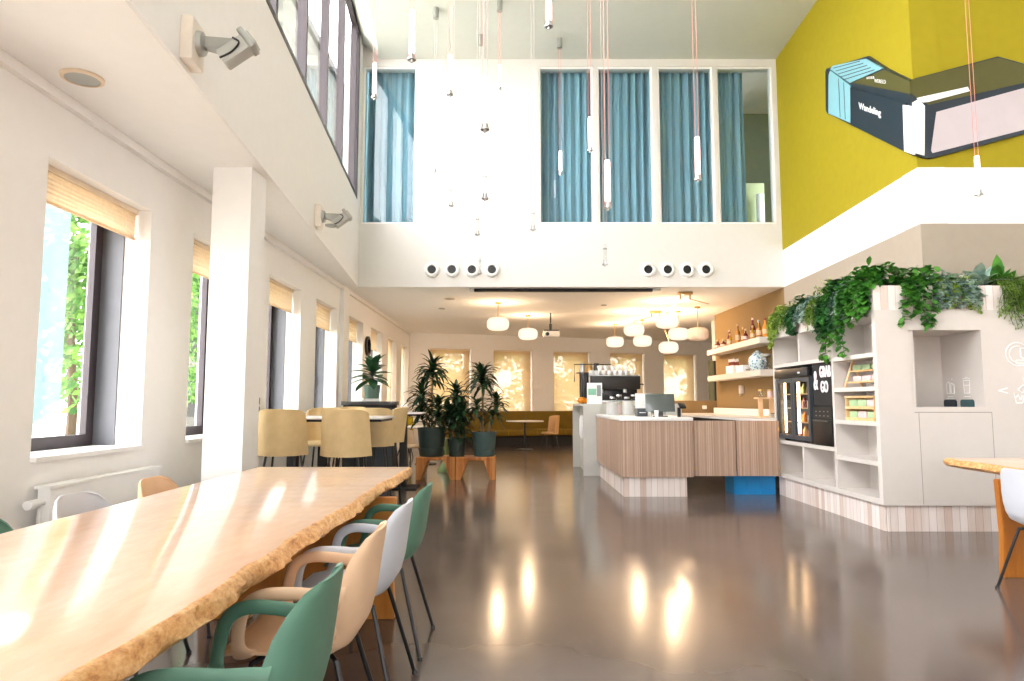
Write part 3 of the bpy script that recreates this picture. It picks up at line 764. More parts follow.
s0 = make_stool('straw yellow high stool just right of the white column, back to camera', (-2.19, 6.62, 0), .06, sg)
dup(s0, (-1.55, 6.50, 0), -.04, 'straw yellow high stool with its back to the camera, beside the column stool', sg)
dup(s0, (-2.22, 8.02, 0), PI-.1, 'straw yellow high stool facing the camera, seen between two stool backs', sg)
dup(s0, (-1.60, 7.95, 0), .08, 'straw yellow high stool behind the front row, back turned, before the second table', sg)
dup(s0, (-1.60, 8.72, 0), PI/2+.2, 'straw yellow high stool turned sideways at the right end of the row', sg)
dup(s0, (-2.25, 9.5, 0), PI, 'straw yellow high stool across the second high table', sg)

# tall dark console with a plant
t = thing('console_cabinet', 'tall dark console behind the high tables carrying a potted plant', 'cabinet', (-2.3, 11.15, 0))
obj('body', bx(-.40, .40, -.18, .18, 0, 1.20), M['blackm'], t, smooth=False); obj('top', bx(-.43, .43, -.2, .2, 1.20, 1.26, bev=.004), simple('dark_stone_top', '#4a4a4a', .35, var=.2), t)
for x in (-.2, .2): obj('door', bx(x-.19, x+.19, -.19, -.18, .05, 1.15), M['dgrey'], t, smooth=False)
for i, (x, z) in enumerate(((-.02, 1.26), (.01, 1.275), (-.01, 1.29))):
    o = obj('magazine', bx(-.13, .13, -.1, .1, 0, .015), M['paper'], None, (-2.28+x, 11.1, z), .2*i); tag(o, 'white magazine under the pot on the dark console, %s of the three' % ('lowest', 'middle', 'topmost')[i], 'magazine', 'magazines on the console')

def pot(t, r, h, mat, groove=True, z=0):
    bm = B(); pr = [(0, 0), (r*.80, 0), (r*.84, h*.05)]
    if groove: pr += [(r*.86, h*.27), (r*.83, h*.285), (r*.83, h*.305), (r*.87, h*.32)]
    pr += [(r*.98, h*.93), (r, h*.935), (r, h), (r*.92, h), (r*.9, h*.88), (0, h*.88)]
    lathe(bm, pr, 28, (0, 0, z)); obj('pot', bm, mat, t, angle=25)
    bm = B(); lathe(bm, [(0, h*.885), (r*.89, h*.885), (0, h*.90)], 20, (0, 0, z)); obj('soil', bm, M['soil'], t)
def rosette(bm, c, n, L, W, rnd, tilt=(.1, 1.2), droop=1.0, mi=0):
    for i in range(n):
        a = i*2.399 + rnd.uniform(-.3, .3); u = i/n; el = tilt[1] - (tilt[1]-tilt[0])*(1-u)
        el = 1.35*(1-u) - .45*u + rnd.uniform(-.12, .12)
        # low index upright, high index hanging
        el = 1.35 - 1.5*(1-u) + rnd.uniform(-.15, .15)
        d = (math.cos(a)*math.cos(el), math.sin(a)*math.cos(el), math.sin(el)+.1)
        leaf(bm, Vector(c)+Vector((0, 0, -.10*(1-u))), d, L*rnd.uniform(.75, 1.1)*(1-.25*u), W, droop*rnd.uniform(.7, 1.2), 6, .35, mi)
def dracaena(label, loc, r, h, mat, heads, seed, group, z=.36):
    t = thing('dracaena_plant', label, 'potted plant', (loc[0], loc[1], z), 0, group); pot(t, r, h, mat)
    rnd = random.Random(seed); bm = B(); bs = B()
    for (x, y, hz, L, n, fullness) in heads:
        sweep(bs, smoothpath([(x*.3, y*.3, h*.85), (x*.7, y*.7, h+(hz-h)*.5), (x, y, hz)]), .016, seg=8)
        rosette(bm, (x, y, hz), n, L, .062, rnd)
        for q in range(fullness):
            zz = hz - .13*(q+1)
            rosette(bm, (x*(1-.05*q), y*(1-.05*q), zz), int(n*.65), L*.9, .058, rnd)
    obj('cane', bs, M['bark'], t); obj('foliage', bm, M['leafd'], t, angle=80, calc=False)
    return t
pg = 'tall plants on the low wooden bench'
dracaena('large leafy plant in the biggest dark green pot, left end of the wooden stools', (-1.33, 11.42), .24, .47, M['potg'], [(.0, .0, 1.46, .44, 44, 1), (-.17, -.05, 1.04, .40, 36, 3), (.12, -.1, .85, .34, 30, 2)], 3, pg)
dracaena('shorter bushy plant in the small dark green pot between the two tall plants', (-.91, 11.38), .155, .30, M['potg'], [(-.02, 0, 1.04, .36, 36, 4), (.09, -.06, .78, .33, 30, 3), (-.13, -.05, .72, .30, 26, 2)], 4, pg)
dracaena('tall plant with bare canes in the blue grey pot at the right end', (-.46, 11.42), .205, .40, M['potb'], [(-.04, 0, 1.34, .45, 44, 1), (.20, 0, .92, .32, 24, 1), (-.12, -.08, .85, .32, 22, 1), (.14, -.1, .68, .28, 18, 0)], 5, pg)
# low wooden stools under them
def plant_stool(label, x):
    t = thing('plant_stool', label, 'stool', (x, 11.4, 0), 0, 'low wooden plant stools')
    obj('seat', bx(-.318, .318, -.24, .24, .31, .36, bev=.004), M['bench'], t)
    for s in (-1, 1):
        bm = B(); prism(bm, [(s*.318, 0), (s*.24, 0), (s*.13, .31), (s*.318, .31)], lambda a, b_, d: (a, d, b_), -.24, .24); obj('leg', bm, M['bench'], t, smooth=False)
plant_stool('low orange wooden stool under the largest plant pot', -1.235); plant_stool('low orange wooden stool under the blue grey pot', -.59)
# green hourglass stool behind
bm = B(); lathe(bm, [(0, 0), (.20, 0), (.20, .03), (.12, .15), (.07, .3), (.07, .36), (.12, .46), (.19, .56), (.19, .6), (0, .6)], 28)
o = obj('hourglass_stool', bm, simple('green_ceramic_glaze', '#86a06a', .2, coat=.5), None, (-1.15, 12.5, 0)); tag(o, 'green hourglass stool standing behind the wooden plant stools', 'stool')

# console plant
t = thing('rubber_plant', 'broad leaved plant in a grey green pot on the dark console', 'potted plant', (-2.27, 11.1, 1.305), .2); pot(t, .135, .22, M['potl'], False)
bm = B(); bs = B(); rnd = random.Random(9); sweep(bs, [(0, 0, .19), (.01, 0, .45)], .014, seg=8)
for i in range(36):
    a = i*2.399; u = i/36; el = -.25+1.3*u+rnd.uniform(-.15, .15)
    leaf(bm, (.0, 0, .30+.22*u), (math.cos(a)*math.cos(el), math.sin(a)*math.cos(el), math.sin(el)), rnd.uniform(.30, .44)*(1-.3*u), .15, .3, 5, .25)
obj('stem', bs, M['bark'], t); obj('foliage', bm, M['leafb'], t, angle=80, calc=False)

# round mirror on the side wall
t = thing('round_mirror', 'round black-rimmed mirror on the window wall above the console plant', 'mirror', (XW, 13.82, 2.38))
def lx(prof, seg=32):
    bm = B(); lathe(bm, prof, seg); bmesh.ops.rotate(bm, verts=bm.verts, cent=(0,0,0), matrix=Matrix.Rotation(PI/2, 3, 'Y')); return bm
obj('rim', lx([(.15, 0), (.20, 0), (.20, .05), (.15, .05), (.15, 0)]), M['black'], t); obj('mirror_glass', lx([(0, 0), (.152, 0), (.152, .012), (0, .012)]), simple('mirror_silver', '#d8d8d8', .03, 1), t)
t = thing('wall_socket', 'pair of black wall sockets between column and first stool', 'socket', (XW, 7.95, 1.16))
for z in (0, .1): obj('socket_plate', bx(0, .012, -.05, .05, z-.04, z+.04, bev=.004), M['blackp'], t)

# ------------------------------------------------------------------ rear seating
ND = math.atan2(.325, .9457)
t = thing('olive_bench', 'long olive velvet bench along the back windows', 'bench', rf(.9, -1.0, 0), ND)
obj('seat', bx(0, 5.3, .0, .62, .28, .46, bev=.03), M['olive'], t); obj('backrest', bx(0, 5.3, .62, .85, .28, .98, bev=.04), M['olive'], t)
obj('plinth', bx(.04, 5.26, .08, .8, 0, .28), M['blackm'], t, smooth=False)
for i in range(1, 6): obj('seam', bx(.883*i-.004, .883*i+.004, -.002, .02, .3, .44), M['mustard'], t, smooth=False)
bm = B(); prism(bm, [(0, .0), (.62, 0), (.75, .46), (.82, .98), (0.2, .98), (0, .46)], lambda a, b_, d: (d, a, b_), 5.3, 5.52); obj('end_panel', bm, M['olive'], t, smooth=False)
def cafe_table(label, loc, r=.42):
    t = thing('cafe_table', label, 'table', loc, 0, 'round cafe tables at the back')
    bm = B(); lathe(bm, [(0, .73), (r-.01, .73), (r, .74), (r, .75), (r-.01, .76), (0, .76)], 32); obj('table_top', bm, M['cab'], t)
    bm = B(); lathe(bm, [(0, 0), (.22, 0), (.22, .015), (.03, .04), (.028, .73), (0, .73)], 20); obj('pedestal', bm, M['black'], t)
    return t
cafe_table('round table with black foot in front of the olive bench', (.34, 18.15, 0), .50)
cafe_table('round pale table partly hidden behind the largest plant', (-1.75, 14.0, 0), .55)
make_stool('beige side chair at the round table in front of the olive bench', (.98, 18.0, 0), PI/2+.35, 'chairs at the back', .47, .90, 'side_chair', simple('beige_leather', '#c49c6c', .6), M['black'], 'chair')
make_stool('mustard chair behind the high tables, beside the tall plant', (-2.45, 15.4, 0), PI, 'chairs at the back', .47, .95, 'side_chair', M['mustard'], M['black'], 'chair')
t = make_stool('beige rounded chair low behind the stools, left of the largest pot', (-1.95, 13.1, 0), -PI/2-.5, 'chairs at the back', .44, .74, 'side_chair', simple('cream_boucle', '#cdb79b', .9), M['black'], 'chair')
bm = B(); lathe(bm, [(0, 0), (.03, 0), (.03, .08), (.012, .11), (.012, .14), (0, .14)], 14); o = obj('bud_vase', bm, M['cup'], None, (.36, 18.15, .76)); tag(o, 'small glass vase on the round table by the olive bench', 'vase')

# ------------------------------------------------------------------ bar: front counter
t = thing('bar_counter', 'slatted oak bar counter with white worktop facing the room', 'counter', (1.44, 9.15, 0))
obj('front_panel', bx(0, .96, 0, .03, .26, 1.0), M['counter'], t, smooth=False)
obj('side_panel', bx(0, .03, .03, 2.6, .26, 1.0), M['counter'], t, smooth=False)
obj('cabinet_body', bx(.03, .90, .03, 2.6, .26, 1.0), M['cab'], t, smooth=False)
obj('worktop', bx(-.012, .97, -.012, 2.6, 1.0, 1.045, bev=.003), M['stone'], t)
obj('plinth', bx(.045, .88, .04, 2.56, 0, .26), M['washed'], t, smooth=False)
# swing doors
for i, (x0, x1, lb) in enumerate(((2.41, 2.99, 'slatted oak swing door hinged to the bar counter'), (3.0, 3.575, 'slatted oak swing door hinged to the display cabinet, above the blue crate'))):
    t = thing('swing_door', lb, 'door', (x0, 9.20, .27), 0, 'low swing doors of the bar')
    obj('door_leaf', bx(0, x1-x0-.006, 0, .035, 0, .73), M['counter'], t, smooth=False)
    xh = 0 if i == 0 else x1-x0-.03
    for z in (.1, .62):
        bm = B(); sweep(bm, [(xh+.012, -.012, z-.02), (xh+.012, -.012, z+.02)], .010, seg=10); obj('hinge', bm, M['brass'], t)
# blue crate
t = thing('blue_crate', 'blue plastic crate on the floor under the right swing door', 'crate', (3.02, 9.42, 0), .0)
bm = B(); box(bm, 0, .56, 0, .40, 0, .02); box(bm, 0, .56, 0, .015, .02, .27); box(bm, 0, .56, .385, .40, .02, .27); box(bm, 0, .015, .015, .385, .02, .27); box(bm, .545, .56, .015, .385, .02, .27)
obj('tub', bm, M['blue'], t, smooth=False)
bm = B(); box(bm, -.01, .57, -.012, .0, .235, .27); box(bm, -.01, 0, 0, .4, .235, .27)
for x in (.18, .36): box(bm, x, x+.012, -.008, 0, .0, .235)
obj('rim', bm, M['blue'], t, smooth=False)
# back worktop along the tan wall, with equipment drawers under
t = thing('back_counter', 'long white worktop along the tan wall behind the swing doors', 'counter', (3.50, 9.45, 0))
bm = B(); prism(bm, [(.12, 0), (1.13, 0), (1.15, 6.2), (-.08, 6.2)], lambda a, b_, d: (a, b_, d), .96, 1.0); obj('worktop', bm, M['stone'], t, smooth=False)
bm = B(); prism(bm, [(.25, .05), (1.10, .05), (1.12, 6.15), (.1, 6.15)], lambda a, b_, d: (a, b_, d), .27, .958); obj('cabinet_body', bm, M['blackm'], t, smooth=False)
obj('plinth', bx(.4, 1.05, .1, 6.1, 0, .27), M['blackm'], t, smooth=False)
for i in range(7):
    bm = B(); y = .4+i*.8; sweep(bm, [(.205-.012*y*.3-.02, y, .90), (.205-.012*y*.3-.02, y+.25, .90)], .008, seg=8); obj('handle', bm, M['steel'], t)
obj('splash_back', bx(1.10, 1.14, .3, 6.2, 1.0, 1.12), M['stone'], t, smooth=False)
# low tan partition at the far end of the bar
t = thing('low_partition', 'low tan partition with a white socket behind the payment screen', 'partition', (3.1, 15.80, 0))
obj('panel', bx(0, 1.62, 0, .12, 0, 1.26), M['tan'], t, smooth=False); obj('capping', bx(-.01, 1.63, -.01, .13, 1.26, 1.28), M['tan'], t, smooth=False); obj('socket_plate', bx(1.28, 1.38, -.012, 0, 1.09, 1.17), M['white'], t, smooth=False)

# grey end block with coffee machine
t = thing('grey_bar_block', 'light grey tall block at the left end of the bar under the coffee machine', 'cabinet', (1.22, 11.78, 0))
obj('front_panel', bx(0, .30, 0, .04, 0, 1.22), M['greyblock'], t, smooth=False)
obj('top_board', bx(-.03, 1.75, .04, 1.7, 1.18, 1.22), M['greyblock'], t, smooth=False)
obj('body', bx(.10, 1.70, .04, 1.66, 0, 1.18), M['greyblock'], t, smooth=False)
obj('far_panel', bx(-.03, .10, 1.62, 1.70, 0, 1.18), M['greyblock'], t, smooth=False)
o = obj('wall_lamp', (lambda b_: (lathe(b_, [(0, -.22), (.03, -.215), (.07, -.14), (.08, 0), (.07, .14), (.03, .215), (0, .22)], 20), b_)[1])(B()), M['paper'], None, (1.265, 12.5, .80)); tag(o, 'white oval lamp on the side of the grey bar block', 'lamp')
o.scale = (.6, 1, 1)

# espresso machine
t = thing('espresso_machine', 'black espresso machine with cups on top, on the grey block', 'coffee machine', (1.42, 12.35, 1.22))
obj('body', bx(.02, .86, .12, .55, .06, .30, bev=.01), M['blackp'], t); obj('back_panel', bx(.0, .90, .0, .12, .26, .50, bev=.012), simple('bronze_black_panel', '#2c2826', .35, .3), t)
obj('cup_rail', (lambda b_: (box(b_, -.0, .9, .0, .5, .50, .515), b_)[1])(B()), M['steel'], t, smooth=False)
obj('drip_tray', bx(.02, .86, -.1, .5, .02, .06, bev=.004), M['steel'], t)
for x in (.2, .62):
    bm = B(); lathe(bm, [(0, .2), (.035, .2), (.035, .26), (0, .26)], 16, (x, .02, 0)); sweep(bm, [(x, .0, .22), (x, -.14, .2)], .012, seg=8); obj('group_head', bm, M['steel'], t)
bm = B(); sweep(bm, smoothpath([(.9, .3, .33), (.98, .28, .36), (1.0, .26, .34)]), .012, seg=8); obj('steam_knob', bm, M['blackp'], t)
for x in (.06, .82):
    for y in (.0, .45):
        bm = B(); lathe(bm, [(0, 0), (.022, 0), (.022, .02), (0, .02)], 12, (x, y, 0)); obj('foot', bm, M['blackp'], t)
t = thing('coffee_grinder', 'black coffee grinder with frame left of the espresso machine', 'grinder', (1.28, 12.55, 1.22))
obj('body', bx(0, .13, 0, .2, 0, .56, bev=.01), M['blackp'], t)
bm = B(); sweep(bm, [(-.13, .05, .40), (-.13, .05, .72), (.55, .05, .72)], .009, seg=8); obj('frame', bm, M['black'], t)
def cup_bm(r=.04, h=.075):
    bm = B(); lathe(bm, [(0, 0), (r*.55, 0), (r*.62, .006), (r*.95, h*.6), (r, h), (r*.93, h), (r*.85, h*.55), (0, .012)], 18); return bm
cup0 = thing('coffee_cup', 'white cup in the front row on the espresso machine, nearest the grinder', 'cup', (1.46, 12.42, 1.735), 0, 'white cups on the espresso machine')
obj('bowl', cup_bm(.047, .085), M['white'], cup0)
bm = B(); sweep(bm, smoothpath([(.043, 0, .065), (.07, 0, .06), (.068, 0, .03), (.035, 0, .025)], 4), .005, seg=6); obj('handle', bm, M['white'], cup0)
cn = 1
for j in range(2):
    for i in range(8):
        if i == 0 and j == 0: continue
        dup(cup0, (1.46+.103*i, 12.42+.16*j, 1.735), .3*i, ('white cup number %d from the grinder in the %s row on the espresso machine' % (i+1, ('front', 'back')[j])))
for i in range(5):
    dup(cup0, (1.60+.12*i, 12.48, 1.825), i, 'white cup stacked on top, %s along the espresso machine' % ('first', 'second', 'third', 'fourth', 'last')[i])
for i, (x, c_) in enumerate(((1.40, 'steel'), (1.53, 'brass'), (1.66, 'dgrey'))):
    bm = B(); lathe(bm, [(0, 0), (.05, 0), (.055, .08), (.042, .14), (.048, .17), (.04, .17), (0, .01)], 20, (0, 0, 0)); t = thing('milk_jug', '%s milk jug standing high at the grinder end of the coffee machine' % ('steel', 'brass toned', 'dark steel')[i], 'jug', (x-.08, 12.78, 1.80), 0, 'milk jugs'); obj('body', bm, M[c_], t)
t = thing('jug_shelf', 'small black shelf carrying the milk jugs beside the grinder', 'shelf', (1.28, 12.78, 1.22))
obj('board', bx(-.08, .45, -.07, .07, .56, .58), M['blackp'], t, smooth=False)
obj('post', bx(-.02, .02, -.02, .02, 0, .56), M['blackp'], t, smooth=False); obj('post', bx(.38, .42, .16, .2, 0, .56), M['blackp'], t, smooth=False)
for i, (x, y, r) in enumerate(((1.24, 12.15, .075), (1.345, 12.12, .06), (1.29, 12.38, .07))):
    bm = B(); N = 24; rows = []
    for k_ in range(9):
        ph = -PI/2 + PI*k_/8; rows.append([bm.verts.new((r*math.cos(ph)*(1+.08*math.cos(8*2*PI*q/N))*math.cos(2*PI*q/N), r*math.cos(ph)*(1+.08*math.cos(8*2*PI*q/N))*math.sin(2*PI*q/N), r*.8*(1+math.sin(ph)))) for q in range(N)])
    for a, b_ in zip(rows, rows[1:]):
        for q in range(N): bm.faces.new((a[q], a[(q+1) % N], b_[(q+1) % N], b_[q]))
    bmesh.ops.remove_doubles(bm, verts=bm.verts[:], dist=.0005)
    t = thing('pumpkin', ('larger orange pumpkin at the outer corner of the grey block', 'small orange pumpkin beside the larger one on the grey block', 'orange pumpkin behind the other two on the grey block')[i], 'pumpkin', (x, y, 1.22), 0, 'small pumpkins'); obj('body', bm, M['orange'], t)
    bm = B(); sweep(bm, [(0, 0, r*1.5), (.008, 0, r*1.95)], .008, seg=6); obj('stem', bm, M['leafd'], t)
# menu stand on block
t = thing('poster_stand', 'white poster stand with green print in front of the grinder', 'sign', (1.30, 11.86, 1.22))
obj('board', bx(0, .26, 0, .012, 0, .36), M['paper'], t, smooth=False); obj('print', bx(.02, .16, -.002, 0, .15, .26), simple('mint_print', '#8cc7ad', .6), t, smooth=False); obj('print', bx(.17, .24, -.002, 0, .13, .32), simple('grey_print', '#8d9497', .6), t, smooth=False); obj('foot', bx(0, .26, -.03, .05, 0, .006), M['paper'], t, smooth=False)

# plates, glasses, till on the front counter
pl = None
for sidx, (x, y, nn, r) in enumerate(((1.60, 10.95, 12, .095), (1.83, 10.75, 13, .10))):
    for i in range(nn):
        bm = B() 
        lb = '%s white plate of the %s stack on the counter' % (('bottom', 'second', 'third', 'fourth', 'fifth', 'sixth', 'seventh', 'eighth', 'ninth', 'tenth', 'eleventh', 'twelfth', 'topmost')[i if i < nn-1 else 12], ('left', 'right')[sidx])
        if pl is None:
            lathe(bm, [(0, 0), (.06, 0), (.065, .006), (.098, .016), (.10, .02), (.094, .021), (.06, .011), (0, .009)], 28)
            pl = obj('plate', bm, M['white'], None, (x, y, 1.045)); o = pl
        else:
            bm.free(); o = pl.copy(); C.objects.link(o); o.location = (x, y, 1.045+.0165*i)
        tag(o, lb, 'plate', 'stacked plates on the counter')
gl0 = None; gi = 0
gpos = [(1.50, 10.3, 1.045, 0), (1.62, 10.45, 1.045, 0), (1.98, 10.4, 1.045, 0), (2.08, 10.25, 1.045, 0), (2.18, 10.4, 1.045, 0), (2.03, 10.62, 1.045, 0), (2.15, 10.66, 1.045, 0)]
gpos = [(1.98, 10.35), (2.07, 10.22), (2.16, 10.36), (2.25, 10.24), (2.04, 10.55), (2.14, 10.58), (2.24, 10.52)]
gn = ['short glass nearest the right plate stack', 'short glass in the front row, second from the plates', 'short glass in the front row, third from the plates', 'short glass in the front row, beside the payment screen', 'short glass in the back row behind the plate side', 'short glass in the middle of the back row', 'short glass in the back row beside the payment screen']
for i, (x, y) in enumerate(gpos):
    if gl0 is None:
        bm = B(); lathe(bm, [(0, 0), (.034, 0), (.04, .01), (.045, .12), (.041, .12), (.036, .018), (0, .015)], 20); gl0 = obj('drinking_glass', bm, M['cup'], None, (x, y, 1.045)); o = gl0
    else: o = gl0.copy(); C.objects.link(o); o.location = (x, y, 1.045)
    tag(o, gn[i], 'glass', 'drinking glasses on the counter')
for i, (x, y) in enumerate(((1.66, 11.35), (1.78, 11.4), (1.9, 11.35), (2.02, 11.4))):
    t = thing('storage_jar', 'glass jar behind the plates, %s from the grey block' % ('first', 'second', 'third', 'fourth')[i], 'jar', (x, y, 1.045), 0, 'glass jars behind the plates')
    bm = B(); lathe(bm, [(0, 0), (.045, 0), (.05, .02), (.05, .22+.04*(i % 2)), (.04, .26+.04*(i % 2)), (0, .26+.04*(i % 2))], 20); obj('body', bm, M['cup'], t)
    bm = B(); lathe(bm, [(0, .26+.04*(i % 2)), (.044, .26+.04*(i % 2)), (.044, .29+.04*(i % 2)), (0, .29+.04*(i % 2))], 20); obj('lid', bm, M['steel'], t)
    bm = B(); lathe(bm, [(0, .012), (.040, .012), (.040, .15), (0, .15)], 16); obj('contents', bm, (M['paper'], M['packp'], M['ply'], M['dgrey'])[i], t)
t = thing('payment_terminal_screen', 'grey touch screen till on a stand on the bar counter', 'till', (2.06, 9.55, 1.045), -.12)
bm = B(); R_ = Matrix.Rotation(math.radians(-20), 3, 'X'); box(bm, -.20, .20, -.012, .012, -.02, .24, bev=.006); bmesh.ops.rotate(bm, verts=bm.verts, cent=(0,0,0), matrix=R_); bmesh.ops.translate(bm, verts=bm.verts, vec=(0, -.04, .09))
obj('screen', bm, M['screen'], t)
bm = B(); box(bm, -.10, .10, -.07, .12, 0, .015, bev=.003); box(bm, -.04, .04, .0, .03, .015, .16); obj('stand', bm, M['blackp'], t)
t = thing('receipt_printer', 'dark grey receipt printer beside the till with a white sign', 'printer', (1.78, 9.75, 1.045))
obj('body', bx(0, .15, 0, .2, 0, .115, bev=.008), M['dgrey'], t); obj('paper_slot', bx(.03, .12, -.002, .0, .05, .06), M['white'], t, smooth=False)
t = thing('counter_sign', 'white sign standing behind the till', 'sign', (1.80, 10.0, 1.045)); obj('board', bx(0, .22, 0, .012, 0, .33), M['paper'], t, smooth=False); obj('foot', bx(.02, .2, -.03, .06, 0, .006), M['paper'], t, smooth=False)
bm = B(); lathe(bm, [(0, 0), (.022, 0), (.03, .09), (.027, .09), (0, .01)], 18); o = obj('paper_cup', bm, M['white'], None, (1.97, 9.36, 1.045)); tag(o, 'small white cup beside the receipt printer', 'cup')
t = thing('card_reader', 'black card reader on a post right of the till', 'card reader', (2.29, 9.42, 1.045)); obj('post', bx(-.02, .02, -.02, .02, 0, .13), M['blackp'], t, smooth=False)
bm = B(); box(bm, -.035, .05, -.09, .05, 0, .03, bev=.006); bmesh.ops.rotate(bm, verts=bm.verts, cent=(0,0,0), matrix=Matrix.Rotation(math.radians(25), 3, 'X')); bmesh.ops.translate(bm, verts=bm.verts, vec=(.03, 0, .15)); obj('keypad', bm, M['blackp'], t)

# ------------------------------------------------------------------ wall shelves with bottles
for nm, z, lb in (('floating_shelf', 2.35, 'thick upper floating shelf with syrup bottles on the tan wall'), ('floating_shelf', 1.77, 'thick lower floating shelf with sauce box and patterned vase')):
    bm = B(); prism(bm, [(4.38, 12.05), (4.755, 12.05), (4.70, 15.45), (4.42, 15.45)], lambda a, b_, d: (a, b_, d), z-.055, z+.055); o = obj(nm, bm, M['cab'], smooth=False); tag(o, lb, 'shelf', 'floating shelves')
def bottle(label, loc, h, r, mat, capm, group, cap_h=.04):
    t = thing('bottle', label, 'bottle', loc, 0, group)
    bm = B(); lathe(bm, [(0, 0), (r*.95, 0), (r, .01), (r, h*.58), (r*.8, h*.68), (r*.36, h*.80), (r*.34, h), (0, h)], 18); b_ = obj('body', bm, mat, t)
    bm = B(); lathe(bm, [(r*1.01, h*.18), (r*1.01, h*.48)], 18); obj('label_band', bm, M['packp'] if mat is M['darkred'] else M['ply'], t)
    bm = B(); lathe(bm, [(0, h), (r*.42, h), (r*.42, h+cap_h), (0, h+cap_h)], 14); obj('cap', bm, capm, t)
g = 'syrup bottles on the upper shelf'
bl = [(14.95, .17, .07, 'darkred', 'ply', 'short round red bottle at the far end of the upper shelf'), (14.55, .15, .06, 'darkred', 'ply', 'second short red bottle near the far end of the upper shelf'),
      (14.15, .30, .045, 'darkred', 'packp', 'tall bottle with dark red neck, after the short red ones'), (13.9, .20, .035, 'oil', 'ply', 'small golden bottle between tall red and amber bottles'),
      (13.55, .24, .04, 'oil', 'ply', 'golden bottle before the tall amber one'), (13.42, .34, .045, 'amber', 'ply', 'tall amber bottle with a pale stopper in the middle of the shelf'), (13.12, .24, .04, 'amber', 'ply', 'medium amber bottle past the tall amber one'),
      (12.98, .20, .045, 'darkred', 'ply', 'medium dark red bottle near the tallest red one'), (12.75, .38, .05, 'darkred', 'packp', 'tallest bottle, dark red with a pink stopper'), (12.6, .22, .04, 'oil', 'ply', 'golden bottle right beside the tallest red bottle'),
      (12.45, .17, .035, 'amber', 'ply', 'smallest amber bottle near the leafy end'), (12.28, .28, .045, 'amber', 'silver', 'amber bottle with silver top next to the trailing leaves'), (12.13, .30, .045, 'orange', 'red', 'orange bottle with red cap closest to the trailing leaves')]
for y, h, r, m1, m2, lb in bl: bottle(lb, (4.46+(.06 if int(y*100) % 2 else 0), y, 2.405), h, r, M[m1], M[m2], g)
t = thing('sauce_box', 'white box holding sauce bottles on the lower shelf', 'box', (4.44, 13.75, 1.825)); bm = B(); box(bm, 0, .2, 0, .42, 0, .02); box(bm, 0, .012, 0, .42, .02, .16); box(bm, .188, .2, 0, .42, .02, .16); box(bm, .012, .188, 0, .012, .02, .16); box(bm, .012, .188, .408, .42, .02, .16); obj('box', bm, M['paper'], t, smooth=False)
k9 = 0
for i in range(2):
    for j in range(4):
        bottle('%s sauce bottle with white cap in the %s row of the white box' % (('first', 'second', 'third', 'last')[j], ('front', 'wall side')[i]), (4.49+.085*i, 13.81+.095*j, 1.845), .22, .036, M['red'], M['white'], 'sauce bottles in the white box', .06)
t = thing('tea_box', 'low white carton beside the sauce box on the lower shelf', 'box', (4.44, 13.12, 1.825)); obj('carton', bx(0, .2, 0, .42, 0, .12, bev=.003), M['paper'], t); obj('lid', bx(-.004, .204, -.004, .424, .12, .135), M['white'], t, smooth=False)
bm = B(); lathe(bm, [(0, 0), (.10, 0), (.15, .06), (.172, .15), (.155, .24), (.11, .29), (.10, .30), (.11, .315), (.04, .35), (.03, .37), (0, .38)], 32); o = obj('ginger_jar', bm, M['vase'], None, (4.545, 12.62, 1.825)); tag(o, 'large blue and white patterned lidded jar on the lower shelf', 'jar')
t = thing('storage_jar', 'clear glass jar with lid at the near end of the lower shelf', 'jar', (4.55, 12.2, 1.825)); bm = B(); lathe(bm, [(0, 0), (.09, 0), (.1, .03), (.1, .2), (.08, .24), (0, .24)], 24); obj('body', bm, M['cup'], t); bm = B(); lathe(bm, [(0, .24), (.085, .24), (.085, .28), (0, .28)], 24); obj('lid', bm, M['silver'], t)
bm = B(); lathe(bm, [(0, 0), (.03, 0), (.05, .05), (.045, .05), (0, .01)], 18); o = obj('steel_cup', bm, M['steel'], None, (4.48, 12.95, 1.825)); tag(o, 'small steel cup between the white carton and the blue jar', 'cup')
# under the shelves on the worktop
t = thing('wooden_stand', 'small pale wooden stand with jars on the back worktop', 'stand', (4.0, 11.05, 1.0))
obj('base', bx(0, .28, 0, .26, 0, .025), M['ply'], t, smooth=False); obj('upright', bx(.02, .08, .1, .16, .025, .30), M['ply'], t, smooth=False); obj('upright', bx(.2, .26, .1, .16, .025, .30), M['ply'], t, smooth=False); obj('top_board', bx(-.02, .30, .02, .24, .30, .325), M['ply'], t, smooth=False)
for i in range(2):
    t = thing('spice_jar', ('left', 'right')[i]+' small jar on the pale wooden stand', 'jar', (4.06+.15*i, 11.18, 1.325), 0, 'jars on the wooden stand'); bm = B(); lathe(bm, [(0, 0), (.04, 0), (.04, .10), (0, .10)], 16); obj('body', bm, M['packp'] if i else M['cup'], t); bm = B(); lathe(bm, [(0, .10), (.042, .10), (.042, .13), (0, .13)], 16); obj('lid', bm, M['brass'], t)
t = thing('juice_machine', 'white and steel machine with a black lever on the back worktop', 'machine', (4.02, 10.25, 1.0))
obj('base', bx(0, .42, 0, .5, 0, .07, bev=.008), M['steel'], t); obj('housing', bx(.12, .42, .02, .46, .07, .42, bev=.015), M['white'], t); obj('side_plate', bx(.10, .12, .1, .38, .12, .38), M['steel'], t, smooth=False)
bm = B(); sweep(bm, smoothpath([(.08, .12, .2), (.04, .12, .26), (.05, .12, .36), (.12, .12, .38)]), .014, seg=8); obj('lever', bm, M['blackp'], t)
obj('drip_grid', bx(.0, .12, .08, .42, .07, .08), M['blackp'], t, smooth=False)
t = thing('water_boiler', 'tall narrow grey dispenser tower beside the display cabinet', 'machine', (4.02, 9.75, 1.0))
